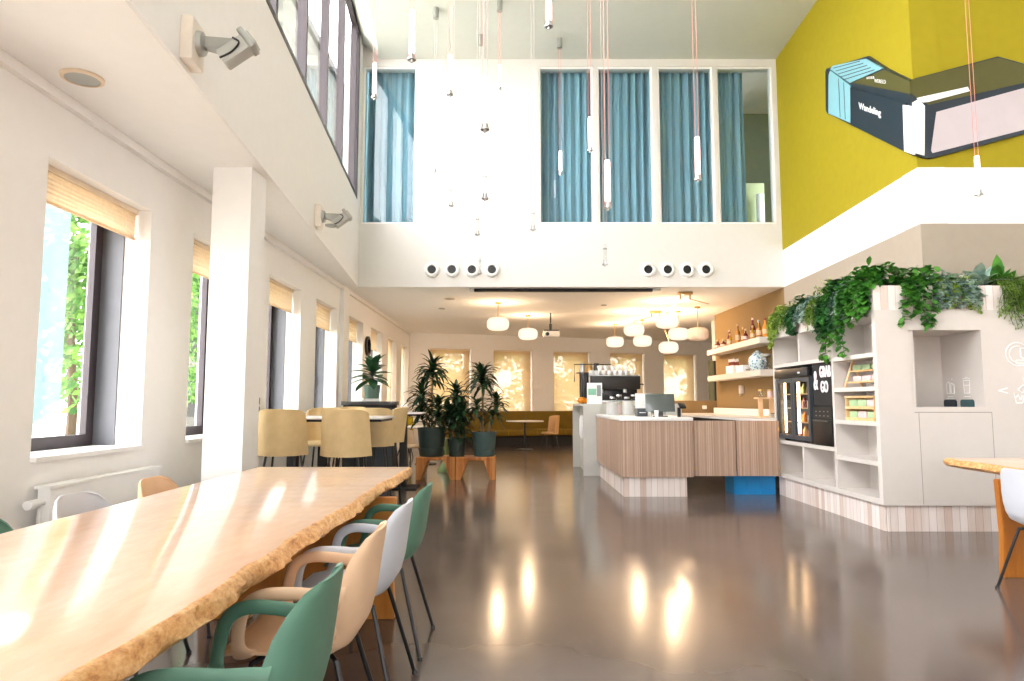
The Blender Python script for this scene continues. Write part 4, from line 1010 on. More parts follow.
obj('housing', bx(0, .34, 0, .16, .03, .72, bev=.01), M['silver'], t); obj('front_plate', bx(-.006, 0, .02, .14, .1, .66), M['dgrey'], t, smooth=False)
for z in (.2, .36, .52):
    bm = B(); sweep(bm, [(-.006, .08, z), (-.05, .08, z)], .014, seg=10); obj('tap', bm, M['blackp'], t)
for y in (.03, .13): obj('foot', bx(.04, .3, y-.01, y+.01, 0, .03), M['blackp'], t, smooth=False)
t = thing('paper_towel_holder', 'small pale dispenser under the lower floating shelf', 'dispenser', (4.64, 13.9, 1.42)); obj('body', bx(0, .07, 0, .12, 0, .17, bev=.01), M['cab'], t); obj('nozzle', bx(.0, .03, .04, .07, -.04, 0), M['steel'], t, smooth=False)
# dark door opening past the tan wall
t = bpy.data.objects.new('door_1', None); C.objects.link(t); t['kind'] = 'structure'
obj('door_panel', bx(4.80, 4.91, 16.6, 16.7, .9, 2.25), simple('olive_door', '#5c5a38', .6), t, smooth=False); obj('door_frame', bx(4.91, 4.99, 16.58, 16.7, .9, 2.25), M['blackm'], t, smooth=False)
quadwall('wall_partition_rear', (4.97, 16.72), (7.5, 16.72), 0, ZC-.002, .2, M['wall'], -1)

# ------------------------------------------------------------------ display cabinet (grab & go)
CX, CY0, CY1 = 3.60, 6.75, 9.42
t = thing('display_cabinet', 'tall warm grey shelving unit with fridge bay facing the bar aisle', 'cabinet', (CX, CY0, 0))
D = .36; W_ = CY1-CY0; ZT = 2.16
def yb(y): return y-CY0
obj('side_panel', bx(0, D, W_-.05, W_, .25, ZT), M['cab'], t, smooth=False)
obj('side_panel', bx(0, D, 0, .05, .25, ZT), M['cab'], t, smooth=False)
obj('back_panel', bx(D, D+.02, 0, W_, .25, ZT), M['cab'], t, smooth=False)
obj('divider', bx(.002, D, .93-.025, .93+.025, .305, 2.11), M['cab'], t, smooth=False)
obj('divider', bx(.002, D, 1.81-.02, 1.81+.02, 1.755, 2.11), M['cab'], t, smooth=False)
obj('divider', bx(.002, D, 1.79-.02, 1.79+.02, .305, .70), M['cab'], t, smooth=False)
obj('bottom_board', bx(0, D, .05, W_-.05, .25, .305), M['cab'], t, smooth=False)
obj('top_board', bx(0, D, .05, W_-.05, 2.11, ZT), M['cab'], t, smooth=False)
obj('shelf', bx(0, D, .955, W_-.05, 1.71, 1.755), M['cab'], t, smooth=False)
obj('shelf', bx(0, D, .955, W_-.05, .70, .745), M['cab'], t, smooth=False)
for z in (1.70, 1.36, 1.01, .62): obj('shelf', bx(.001, D, .05, .905, z, z+.045), M['cab'], t, smooth=False)
obj('plinth', bx(.03, D, .03, W_-.01, 0, .25), M['washed'], t, smooth=False)
tp = thing('planter_box', 'whitewashed board planter on top of the shelving unit, aisle side', 'planter', (CX, CY0, ZT))
obj('boards', bx(0, .40, 0, W_, 0, .25), M['washed'], tp, smooth=False); obj('soil', bx(.03, .37, .03, W_-.03, .25, .262), M['soil'], tp, smooth=False)
# fridge
t = thing('display_fridge', 'dark grey two-door glass fridge with a glowing strip in the shelving unit', 'fridge', (CX-.03, 8.23, .745))
fw = 1.07; fh = .93
obj('body', (lambda b_: (box(b_, .06, .36, .04, .06, .03, fh), box(b_, .06, .36, fw-.02, fw, .03, fh), box(b_, .06, .36, .06, fw-.02, fh-.1, fh), box(b_, .06, .36, .06, fw-.02, .03, .06), box(b_, .34, .36, .06, fw-.02, .06, fh-.1), b_)[-1])(B()), M['dgrey'], t, smooth=False)
obj('header', bx(.0, .06, .04, fw, fh-.11, fh, bev=.004), M['blackp'], t)
obj('control_display', bx(-.003, 0, .25, .31, fh-.07, fh-.05), M['neon'], t, smooth=False)
for i, (y0, y1) in enumerate(((.04, .54), (.55, fw))):
    bm = B(); a, b_ = .03, fh-.12; f = .055
    box(bm, .02, .055, y0, y0+f, a, b_); box(bm, .02, .055, y1-f, y1, a, b_); box(bm, .02, .055, y0+f, y1-f, a, a+f); box(bm, .02, .055, y0+f, y1-f, b_-f, b_)
    dr = obj('door', bm, M['dgrey'], t, smooth=False); obj('door_glass', bx(.034, .040, y0+f, y1-f, a+f, b_-f), M['cup'], dr, smooth=False)
obj('led_strip', bx(.11, .14, .60, .66, .1, fh-.16), M['led'], t, smooth=False)
obj('led_strip', bx(.10, .12, fw-.08, fw-.06, .1, fh-.16), M['led'], t, smooth=False)
for z in (.24, .42, .60): obj('wire_shelf', bx(.09, .33, .07, fw-.03, z, z+.012), M['ply'], t, smooth=False)
for y in (.12, .95): obj('foot', bx(.08, .3, y, y+.04, 0, .03), M['blackp'], t, smooth=False)
q = 0
fl = []
for zi, z in enumerate((.06, .252, .432, .612)):
    for j in range(6):
        y = .14+.155*j; q += 1
        nm = '%s drink on the %s fridge level' % (('first', 'second', 'third', 'fourth', 'fifth', 'last')[j], ('lowest', 'second', 'third', 'top')[zi])
        col = [M['ply'], M['amber'], M['darkred'], M['packg'], M['orange'], M['paper']][(j*2+zi) % 6]
        if not fl:
            t2 = thing('drink_bottle', nm, 'bottle', (CX-.03+.2, 8.23+y, .745+z), 0, 'drinks in the fridge')
            bm = B(); lathe(bm, [(0, 0), (.03, 0), (.032, .01), (.032, .08), (.014, .11), (.014, .13), (0, .13)], 12); obj('body', bm, col, t2)
            fl.append(t2)
        else:
            t2 = dup(fl[0], (CX-.03+.2, 8.23+y, .745+z), 0, nm); me = t2.children[0].data.copy(); me.materials[0] = col; t2.children[0].data = me
# neon panel + oven
t = thing('grab_and_go_panel', 'black panel with glowing & GRAB GO lettering beside the fridge', 'sign', (CX+.02, 7.72, 1.21))
obj('board', bx(0, .03, 0, .50, .0, .50), M['blackm'], t, smooth=False)
# text faces -X : local x of text -> world -Y
def tm(y, z, x=-.004, rz=0): return Matrix.Translation((x, y, z)) @ Matrix(((0, 0, -1, 0), (-1, 0, 0, 0), (0, 1, 0, 0), (0, 0, 0, 1)))
def S2(a, b_): return Matrix.Diagonal((a, b_, 1, 1))
text('lettering', '&', .34, M['neon'], t, tm(.425, .285) @ S2(.50, .95), .004, bold=.002)
text('lettering', 'GRAB', .15, M['neon'], t, tm(.175, .385) @ S2(.72, 1.2), .004, bold=.003)
text('lettering', 'GO', .15, M['neon'], t, tm(.205, .21) @ S2(.80, 1.2), .004, bold=.003)
t = thing('microwave_oven', 'black built-in oven under the glowing lettering', 'oven', (CX-.01, 7.72, .745))
obj('body', bx(.03, .34, 0, .50, .0, .46), M['blackm'], t, smooth=False); obj('door', bx(.0, .03, .01, .49, .01, .30, bev=.004), simple('oven_glass', '#0c0c0e', .35), t)
obj('control_panel', bx(.01, .03, .01, .49, .31, .45), M['blackp'], t, smooth=False)
bm = B(); sweep(bm, [(-.02, .06, .285), (-.02, .44, .285)], .007, seg=8); box(bm, -.02, 0, .07, .08, .28, .29); box(bm, -.02, 0, .42, .43, .28, .29); obj('handle', bm, M['dgrey'], t)
for i in range(4):
    for j in range(2): obj('button', bx(.006, .01, .09+.1*i, .12+.1*i, .34+.05*j, .35+.05*j), M['silver'], t, smooth=False)
# shelf contents
t = thing('ladder_rack', 'small wooden A-frame rack with packets on the upper right shelf', 'rack', (CX+.16, 7.20, 1.405))
for y in (-.33, .33):
    bm = B(); 
    for s in (-1, 1): sweep(bm, [(s*.10, y, .0), (0, y+(-.12 if y > 0 else .12)*0, .29)], .012, seg=6)
    obj('frame', bm, M['cork'], t)
bm = B(); box(bm, -.07, .07, -.33, .33, .05, .065); box(bm, -.035, .035, -.33, .33, .17, .185); obj('shelf', bm, M['cork'], t, smooth=False)
for i, (y, z, m) in enumerate(((-.2, .19, 'packg'), (.0, .19, 'packg'), (.19, .19, 'packg'), (-.2, .07, 'packp'), (.0, .07, 'packp'), (.19, .07, 'packp'))):
    o = obj('snack_packet', bx(-.035, .035, -.085, .085, 0, .06, bev=.012), M[m], None, (CX+.16, 7.20+y, 1.405+z-.005)); tag(o, '%s packet on the %s board of the A-frame rack, %s' % (('pale green', 'pale pink')[i//3], ('upper', 'lower')[i//3], ('camera end', 'middle', 'fridge end')[i % 3]), 'packet', 'packets on the A-frame rack')
t = thing('wooden_crate', 'pale wooden crate holding two rows of packets on the middle shelf', 'crate', (CX+.06, 6.93, 1.055))
bm = B(); cy = .60
for y in (0, cy-.015): box(bm, 0, .22, y, y+.015, 0, .26)
box(bm, .205, .22, .015, cy-.015, 0, .26); box(bm, 0, .205, .015, cy-.015, 0, .012); box(bm, 0, .205, .015, cy-.015, .125, .137); obj('box', bm, M['cork'], t, smooth=False)
obj('slat', bx(-.008, 0, 0, cy, .0, .03), M['cork'], t, smooth=False); obj('slat', bx(-.008, 0, 0, cy, .12, .15), M['cork'], t, smooth=False); obj('slat', bx(-.008, 0, 0, cy, .24, .26), M['cork'], t, smooth=False)
for r_ in range(2):
    for i in range(3):
        m = ('packg', 'packp', 'packg')[(i+r_) % 3]
        o = obj('snack_packet', bx(0, .16, 0, .17, 0, .085, bev=.012), M[m], None, (CX+.08, 6.955+.185*i, 1.067+.125*r_)); tag(o, '%s packet in the %s row of the wooden crate, %s' % ({'packg': 'pale green', 'packp': 'pale pink'}[m], ('bottom', 'top')[r_], ('camera end', 'middle', 'fridge end')[i]), 'packet', 'packets in the wooden crate')
t = thing('snack_jar', 'yellow snack jar with green label on the top shelf', 'jar', (CX+.15, 7.80, 1.755))
bm = B(); lathe(bm, [(0, 0), (.06, 0), (.065, .02), (.065, .1), (.055, .12), (.07, .15), (.07, .22), (.05, .26), (0, .26)], 24); obj('body', bm, M['oil'], t); bm = B(); lathe(bm, [(.0665, .03), (.0665, .085)], 24); obj('label_band', bm, M['packg'], t); bm = B(); lathe(bm, [(0, .26), (.052, .26), (.052, .285), (0, .285)], 24); obj('lid', bm, M['mustard'], t)
bm = B(); prism(bm, [(.16*math.cos(2*PI*i/16), .22*math.sin(2*PI*i/16)) for i in range(16)], lambda a, b_, d: (a, b_, d), 0, .02); bmesh.ops.translate(bm, verts=bm.verts, vec=(0, 0, 0)); o = obj('slate_board', bm, simple('grey_slate', '#9b9590', .7, var=.2, bump=.4, bscale=30), None, (CX+.17, 8.95, 1.755)); tag(o, 'thin grey oval slate on the top shelf above the fridge', 'board')

# ------------------------------------------------------------------ waste station (frontal part)
X0, X1 = CX+.02, 7.55
t = thing('waste_station', 'warm grey waste station with open niche and white icons facing the room', 'cabinet', (0, CY0-.0, 0))
NX0, NX1, NZ0, NZ1 = 3.925, 4.64, 1.20, 1.96
bm = B()
yf, yk = -.02, .0
box(bm, CX, NX0, yf, yk, .25, ZT); box(bm, NX1, X1, yf, yk, .25, ZT); box(bm, NX0, NX1, yf, yk, NZ1, ZT); box(bm, NX0, NX1, yf, yk, .25, NZ0)
obj('front_panel', bm, M['cab'], t, smooth=False)
bm = B(); nd = .62
box(bm, NX0-.02, NX0, yk, nd, NZ0-.02, NZ1+.02); box(bm, NX1, NX1+.02, yk, nd, NZ0-.02, NZ1+.02); box(bm, NX0, NX1, yk, nd, NZ1, NZ1+.02); box(bm, NX0, NX1, yk, nd, NZ0-.02, NZ0); box(bm, NX0-.02, NX1+.02, nd, nd+.02, NZ0-.02, NZ1+.02)
obj('niche', bm, M['cab'], t, smooth=False)
obj('top_board', bx(CX+.4, X1, 0, .70, ZT-.04, ZT), M['cab'], t, smooth=False)
bm = B(); box(bm, NX0+.06, NX0+.064, yf-.0015, yf, .26, NZ0-.05); box(bm, NX1+.06, NX1+.064, yf-.0015, yf, .26, NZ0-.05); box(bm, NX0+.02, NX1+.06, yf-.0015, yf, NZ0-.054, NZ0-.047); obj('door_seam', bm, M['seam'], t, smooth=False)
obj('plinth', bx(CX+.05, X1, .005, .06, 0, .25), M['washed'], t, smooth=False)
for i, y in enumerate((.40, .13)):
    bm = B(); prism(bm, [(y, 0), (y+.20, 0), (y+.20, .06), (y+.18, .075), (y+.02, .075), (y, .06)], lambda a, b_, d: (d, a, NZ0+b_), NX1-.012, NX1+.0); obj('bin_opening', bm, M['navy'] if i == 0 else M['teal'], t, smooth=False, label=('navy bin flap', 'teal bin flap')[i])
def tm2(y, z): return Matrix.Translation((NX1-.003, y, z)) @ Matrix(((0, 0, -1, 0), (-1, 0, 0, 0), (0, 1, 0, 0), (0, 0, 0, 1)))
def stroke(bm, pts, r=.004): 
    for a, b_ in zip(pts, pts[1:]): sweep(bm, [a, b_], r, seg=5)
xn = NX1-.002
bm = B(); y = .50
stroke(bm, [(xn, y+.05, 1.34), (xn, y-.0, 1.34), (xn, y, 1.44), (xn, y+.012, 1.46), (xn, y+.03, 1.46), (xn, y+.05, 1.44), (xn, y+.05, 1.34)]); stroke(bm, [(xn, y-.02, 1.34), (xn, y-.07, 1.34), (xn, y-.07, 1.43), (xn, y-.02, 1.45), (xn, y-.02, 1.34)]); stroke(bm, [(xn, y-.03, 1.49), (xn, y-.05, 1.49)])
y = .23
stroke(bm, [(xn, y+.05, 1.47), (xn, y-.05, 1.47), (xn, y-.04, 1.34), (xn, y+.04, 1.34), (xn, y+.05, 1.47)]); stroke(bm, [(xn, y+.055, 1.49), (xn, y-.055, 1.49)]); stroke(bm, [(xn, y+.02, 1.50), (xn, y-.02, 1.50)]); stroke(bm, [(xn, y+.04, 1.42), (xn, y-.04, 1.42)])
stroke(bm, [(xn, .54, 1.305), (xn, .46, 1.305)]); stroke(bm, [(xn, .56, 1.285), (xn, .44, 1.285)]); stroke(bm, [(xn, .28, 1.305), (xn, .18, 1.305)])
obj('niche_icon', bm, M['white'], t)
def circ(cx, cz, r, a0=0, a1=2*PI, n_=24): return [(cx+r*math.cos(a0+(a1-a0)*i/n_), yf-.001, cz+r*math.sin(a0+(a1-a0)*i/n_)) for i in range(n_+1)]
def fp(*q): return [(a, yf-.001, b_) for a, b_ in q]
bm = B(); cx, cz = 4.99, 1.72
stroke(bm, circ(cx, cz, .115, .9, 2*PI-1.2), .005); stroke(bm, circ(cx, cz, .08, 1.2, 2*PI-1.6), .005)
stroke(bm, fp((cx+.03, cz+.06), (cx+.14, cz+.06), (cx+.14, cz-.02), (cx+.12, cz-.04), (cx+.05, cz-.04), (cx+.03, cz-.02), (cx+.03, cz+.06)), .005); stroke(bm, fp((cx+.14, cz+.045), (cx+.17, cz+.045), (cx+.17, cz), (cx+.14, cz)), .005)
stroke(bm, fp((cx-.02, cz-.06), (cx+.22, cz-.06), (cx+.22, cz-.09), (cx-.02, cz-.09), (cx-.02, cz-.06)), .005); stroke(bm, fp((cx, cz-.11), (cx+.2, cz-.11)), .005)
obj('plate_icon', bm, M['white'], t)
bm = B(); stroke(bm, fp((4.87, 1.385), (4.78, 1.36), (4.87, 1.335)), .006); obj('arrow_mark', bm, M['white'], t)
bm = B(); hx = 5.07
stroke(bm, circ(hx, 1.47, .032), .005); stroke(bm, fp((hx-.10, 1.37), (hx-.05, 1.415), (hx+.05, 1.415), (hx+.08, 1.37), (hx+.08, 1.25)), .005); stroke(bm, fp((hx-.10, 1.37), (hx-.06, 1.34), (hx-.02, 1.37)), .005)
for dx in (-.02, .02, .05): stroke(bm, fp((hx+dx, 1.37), (hx+dx, 1.24)), .005)
stroke(bm, fp((hx-.14, 1.34), (hx-.12, 1.24), (hx-.06, 1.24), (hx-.04, 1.31)), .005); stroke(bm, fp((hx-.13, 1.29), (hx-.10, 1.32), (hx-.08, 1.27), (hx-.06, 1.31)), .005)
obj('person_icon', bm, M['white'], t)
tp = thing('planter_box', 'whitewashed board planter on top of the waste station', 'planter', (CX, CY0, ZT))
obj('boards', (lambda b_: (box(b_, .41, X1-CX, 0, .60, 0, .25), b_)[-1])(B()), M['washed'], tp, smooth=False); obj('soil', bx(.44, X1-CX-.03, .03, .57, .25, .262), M['soil'], tp, smooth=False)

# ------------------------------------------------------------------ planter greenery
def ivy(label, loc, cat, mat, seed, n=120, spread=(.25, .3), trail=.35, lf=(.05, .05), facing=(-1, 0), vines=6, up=.12, name='trailing_plant'):
    """bushy top on the planter with vines hanging over its edge toward facing"""
    rnd = random.Random(seed); t = thing(name, label, cat, loc, 0, 'plants along the top of the cabinet'); bm = B(); bs = B()
    f = Vector((facing[0], facing[1], 0)); s = Vector((-f.y, f.x, 0))
    for i in range(n):
        p = s*rnd.uniform(-spread[1], spread[1]) + f*rnd.uniform(-.05, spread[0]*.85) + Vector((0, 0, rnd.uniform(0, up)))
        d = Vector((rnd.gauss(0, 1), rnd.gauss(0, 1), rnd.uniform(-.3, 1.0))); leaf(bm, p, d, lf[0]*rnd.uniform(.7, 1.3), lf[1]*rnd.uniform(.7, 1.2), .5, 3, .2)
    for v_ in range(vines):
        y0 = rnd.uniform(-spread[1], spread[1]); L = trail*rnd.uniform(.45, 1.1); pts = []
        e = spread[0]
        P = [s*y0*.9 + f*0 + Vector((0, 0, .03)), s*y0 + f*(e*.8) + Vector((0, 0, .05)), s*y0 + f*(e+.035) + Vector((0, 0, -.06)), s*(y0+rnd.uniform(-.05, .05)) + f*(e+.045) + Vector((0, 0, -L*.6)), s*(y0+rnd.uniform(-.08, .08)) + f*(e+.04) + Vector((0, 0, -L))]
        P = smoothpath(P, 5); sweep(bs, P, .0025, seg=4)
        for p in P[3:]:
            for _ in range(3):
                d = Vector((rnd.gauss(0, 1), rnd.gauss(0, 1), rnd.uniform(-1, .4))) + f*.9
                leaf(bm, p, d, lf[0]*rnd.uniform(.7, 1.2), lf[1]*rnd.uniform(.7, 1.2), .6, 3, .2)
    obj('vines', bs, M['leafk'], t); obj('leaves', bm, mat, t, angle=80, calc=False); return t
def grassy(label, loc, mat, seed, n, L, W, up, name, cat, spreadxy=(.1, .1), droop=.8):
    rnd = random.Random(seed); t = thing(name, label, cat, loc, 0, 'plants along the top of the cabinet'); bm = B()
    for i in range(n):
        a = rnd.uniform(0, 2*PI); el = rnd.uniform(*up)
        leaf(bm, (rnd.uniform(-1, 1)*spreadxy[0], rnd.uniform(-1, 1)*spreadxy[1], 0), (math.cos(a)*math.cos(el), math.sin(a)*math.cos(el), math.sin(el)), L*rnd.uniform(.6, 1.1), W, droop, 5, .2)
    obj('leaves', bm, mat, t, angle=80, calc=False); return t
ZP = ZT+.262
px_ = CX+.19
ivy('lime green trailing plant at the bar end of the planter', (px_, 9.28, ZP), 'plant', M['leafy'], 1, 120, (.19, .10), .42, (.06, .05), vines=6)
ivy('fine light green hanging plant next to the lime trailing one', (px_, 8.98, ZP), 'plant', M['leaff'], 2, 200, (.19, .14), .22, (.045, .018), vines=14)
ivy('dark ivy clump above the fridge doors', (px_, 8.66, ZP), 'plant', M['leafk'], 3, 140, (.19, .16), .30, (.075, .065), vines=6, up=.16)
ivy('silvery trailing plant above the fridge', (px_, 8.36, ZP), 'plant', M['leafs'], 4, 140, (.19, .14), .22, (.05, .035), vines=7)
ivy('feathery green plant in the middle of the aisle planter', (px_, 8.08, ZP), 'plant', M['leaff'], 5, 220, (.19, .14), .28, (.05, .02), vines=12, up=.2)
grassy('spiky upright grass plant in the middle of the aisle planter', (px_, 7.92, ZP), M['leafy'], 6, 60, .34, .018, (.4, 1.4), 'spider_plant', 'plant')
ivy('large dark ivy trailing in front of the top compartment', (px_, 7.66, ZP), 'plant', M['leafk'], 7, 220, (.19, .20), .42, (.085, .075), vines=9, up=.2)
ivy('silver blue trailing plant among the ivy near the corner', (px_, 7.40, ZP), 'plant', M['leafs'], 8, 200, (.19, .18), .34, (.055, .04), vines=14, up=.14)
ivy('bright green heart leaved vine hanging longest near the corner', (px_, 7.52, ZP), 'plant', M['leafg'], 9, 120, (.19, .22), .62, (.08, .075), vines=6, up=.18)
ivy('green vine draped right at the cabinet corner', (px_, 7.02, ZP), 'plant', M['leafg'], 10, 260, (.19, .26), .34, (.085, .075), vines=8, up=.22)
ivy('green leafy clump just round the corner above the niche edge', (4.05, 6.95, ZP), 'plant', M['leafg'], 11, 240, (.19, .25), .38, (.085, .07), facing=(0, -1), vines=5, up=.18)
ivy('variegated cream and green trailing plant above the niche', (4.38, 6.95, ZP), 'plant', M['leafs'], 12, 260, (.19, .25), .22, (.055, .045), facing=(0, -1), vines=16, up=.12)
ivy('yellow green small leaved plant above the niche', (4.5, 6.95, ZP), 'plant', M['leafy'], 13, 120, (.19, .26), .26, (.045, .035), facing=(0, -1), vines=9, up=.08)
grassy('broad glossy leaved plant behind the variegated one', (4.42, 7.05, ZP), M['leafk'], 14, 46, .34, .13, (.1, 1.0), 'pothos_plant', 'plant', (.2, .05), .7)
grassy('large pale streaked leaf plant above the niche corner', (4.82, 6.95, ZP), M['leafs'], 15, 12, .30, .12, (.4, 1.2), 'dieffenbachia_plant', 'plant', (.08, .05), .4)
grassy('bright green paddle leaf plant right of the streaked one', (5.05, 7.0, ZP), M['leafg'], 16, 14, .32, .11, (.5, 1.4), 'peace_lily', 'plant', (.08, .05), .4)
ivy('fine hair-like moss green plant hanging at the right edge', (5.12, 6.95, ZP), 'plant', M['leaff'], 17, 500, (.19, .26), .42, (.05, .012), facing=(0, -1), vines=46, up=.1)
grassy('dark leaved plant behind the hanging moss at the right edge', (5.25, 7.1, ZP), M['leafk'], 18, 50, .36, .10, (.05, .7), 'pothos_plant', 'plant', (.25, .05), .6)
ivy('hanging green fern beyond the right edge of the niche icons', (5.62, 6.95, ZP), 'plant', M['leaff'], 19, 200, (.19, .2), .35, (.06, .02), facing=(0, -1), vines=14)

# ------------------------------------------------------------------ giant book relief on the lime wall
t = thing('book_wall_relief', 'giant book relief in navy, pale blue and white folded round the lime wall corner', 'wall art', (0, 0, 0))
def lw_(y, z, d): return (rw(y)-d, y, z)
def fw_(x, z, d): return (x, 7.54-d, z)
def poly(name, pts, fn, d0, d1, mat, par=None):
    bm = B(); prism(bm, pts, fn, d0, d1); return obj(name, bm, mat, par or t, smooth=False)
ob1 = poly('backing', [(9.70,6.10),(9.66,6.14),(8.46,5.70),(8.02,5.31),(7.54,4.935),(7.54,4.035),(8.96,4.985),(9.70,5.48),(9.74,5.54)], lw_, 0, .045, M['navy'])
ob2 = poly('backing', [(4.54,4.90),(4.60,4.93),(5.56,5.19),(6.25,4.99),(6.25,4.40),(4.73,3.99),(4.66,4.0),(4.54,4.05)], fw_, 0, .045, M['navy'])
poly('spine', [(8.92,5.50),(7.60,4.68),(7.60,4.09),(8.955,5.02)], lw_, .045, .062, M['navy'])
poly('blue_spine_band', [(9.56,5.99),(9.50,6.03),(8.92,5.53),(8.96,5.02),(9.62,5.44)], lw_, .045, .062, M['bkblue'])
poly('blue_cover_band', [(9.50,6.05),(9.42,6.06),(8.47,5.67),(8.06,5.335),(8.93,5.57)], lw_, .045, .062, M['bkblue'])
poly('cover', [(8.86,5.54),(8.03,5.30),(7.49,4.89),(7.49,4.74)], lw_, .045, .062, M['tanbook'])
poly('cover', [(4.55,4.91),(5.56,5.175),(6.2,4.99),(6.15,4.95),(4.735,4.615),(4.55,4.74)], fw_, .045, .05, M['tanbook'])
poly('white_band', [(7.66,4.69),(7.49,4.60),(7.49,4.03),(7.68,4.14)], lw_, .045, .065, M['white'])
poly('white_band', [(4.55,4.64),(4.62,4.68),(4.69,4.60),(4.655,4.02),(4.55,4.05)], fw_, .045, .053, M['white'])
poly('white_band', [(4.60,4.69),(4.63,4.70),(5.19,4.825),(5.21,4.775),(4.73,4.645),(4.67,4.64)], fw_, .050, .055, M['white'])
poly('page_block', [(4.82,4.53),(6.18,4.91),(6.18,4.42),(4.75,4.05),(4.735,4.08)], fw_, .045, .050, M['bkpage'])
for y, za, zb in ((9.25, 5.79, 5.225), (9.10, 5.66, 5.13)): poly('rule_line', [(y+.007,za),(y-.007,za),(y-.007,zb),(y+.007,zb)], lw_, .062, .064, M['navy'])
for i in range(5): poly('rule_line', [(9.40-.07*i,6.02-.078*i),(9.39-.07*i,6.005-.078*i),(8.62-.09*i,5.71-.075*i),(8.62-.09*i,5.722-.075*i)], lw_, .062, .064, M['navy'])
def wl(y, z, sl, x=.068):  # text on left wall facing -X with slope
    return Matrix.Translation((rw(y)-x, y, z)) @ Matrix(((-.0352, 0, -1, 0), (-1, 0, 0, 0), (0, 1, 0, 0), (0, 0, 0, 1))) @ Matrix(((1, 0, 0, 0), (sl, 1, 0, 0), (0, 0, 1, 0), (0, 0, 0, 1)))
text('title_lettering', 'Wandeling', .125, M['white'], t, wl(8.42, 4.97, -.62), .002, bold=.002)
text('small_lettering', 'WERELD', .07, M['white'], t, wl(8.13, 5.20, -.55), .002)
text('small_lettering', 'NATUUR', .05, M['white'], t, wl(8.36, 5.36, -.45), .002)
# ------------------------------------------------------------------ pendant tubes in the atrium
def pendant(label, x, y, ztop, zbot, lit=True):
    t = thing('tube_pendant', label, 'pendant lamp', (x, y, zbot), 0, 'slim tube pendants in the atrium')
    H_ = ztop-zbot; top = ZV-zbot
    bm = B(); lathe(bm, [(0, top), (.045, top), (.045, top-.17), (0, top-.17)], 18); obj('canopy', bm, M['silver'], t)
    bm = B()
    for s in (-1, 1): sweep(bm, [(s*.018, 0, top-.17), (s*.018, 0, H_+.0), (s*.026, 0, H_-.04), (s*.026, 0, .02)] , .0022, seg=5)
    obj('cord', bm, M['pink'] if lit else M['cordg'], t)
    bm = B(); lathe(bm, [(0, .05), (.021, .05), (.021, H_-.01), (.012, H_), (0, H_)], 16); obj('tube', bm, M['tube'] if lit else M['cup'], t)
    bm = B(); lathe(bm, [(0, -.02), (.01, -.02), (.012, .0), (.036, .0), (.036, .012), (.022, .014), (.022, .055), (0, .055)], 18); obj('end_cap', bm, M['steel'], t)
    bm = B(); lathe(bm, [(.022, H_-.06), (.03, H_-.06), (.03, H_-.05), (.022, H_-.05)], 14); obj('collar', bm, M['cup'], t)
    return t
PD = [('a', -1.632, 7.8, 5.268, 4.836, 1, 'lit tube pendant at the far left, before the left blue curtain'), ('b', -.842, 5.5, 4.55, 4.11, 1, 'large lit tube pendant at the top edge, second from the left'),
      ('d', -.642, 6.8, 4.84, 4.409, 1, 'lit tube pendant on pink cords in the upper left of the atrium'), ('f', -.213, 5.2, 3.813, 3.38, 1, 'brightest lit tube pendant in the upper middle of the white wall'),
      ('g', -.19, 10.0, 6.37, 5.974, 1, 'small far lit tube pendant high before the white wall'), ('h', .312, 5.5, 4.64, 4.4, 1, 'lit tube pendant cut by the top edge, right of centre'),
      ('i', .809, 11.1, 5.437, 5.03, 1, 'small lit tube pendant with grey canopy before the first of the four curtains'), ('j', .943, 8.0, 4.69, 4.265, 1, 'lit tube pendant before the gap of the first two curtains'),
      ('k', .817, 5.7, 3.319, 2.898, 1, 'lowest lit tube pendant, before the second curtain'), ('o', 1.788, 6.4, 3.802, 3.375, 1, 'lit tube pendant before the third curtain'), ('p', 4.41, 6.3, 3.576, 3.197, 1, 'lit tube pendant in front of the giant book'),
      ('c', -1.19, 10.2, 5.0, 4.763, 0, 'unlit clear pendant with canopy showing at the top, left wall side'), ('l', .251, 8.0, 3.55, 3.294, 0, 'unlit clear pendant hanging low right of the middle'),
      ('m', 1.107, 8.0, 3.12, 2.871, 0, 'lowest unlit pendant, ending below the second curtain'), ('n', -.523, 11.0, 3.60, 3.34, 0, 'unlit pendant ending between the left air nozzles'),
      ('n2', -.463, 9.0, 3.75, 3.482, 0, 'unlit pendant ending just above the left air nozzles'), ('e2', -.817, 9.0, 4.15, 3.879, 0, 'unlit pendant under the upper left lit tube'), ('f2', -.263, 6.5, 3.50, 3.219, 0, 'unlit pendant hanging directly under the brightest tube')]
for n_, x, y, a, b_, lit, lb in PD: pendant(lb, x, y, a, b_, bool(lit))

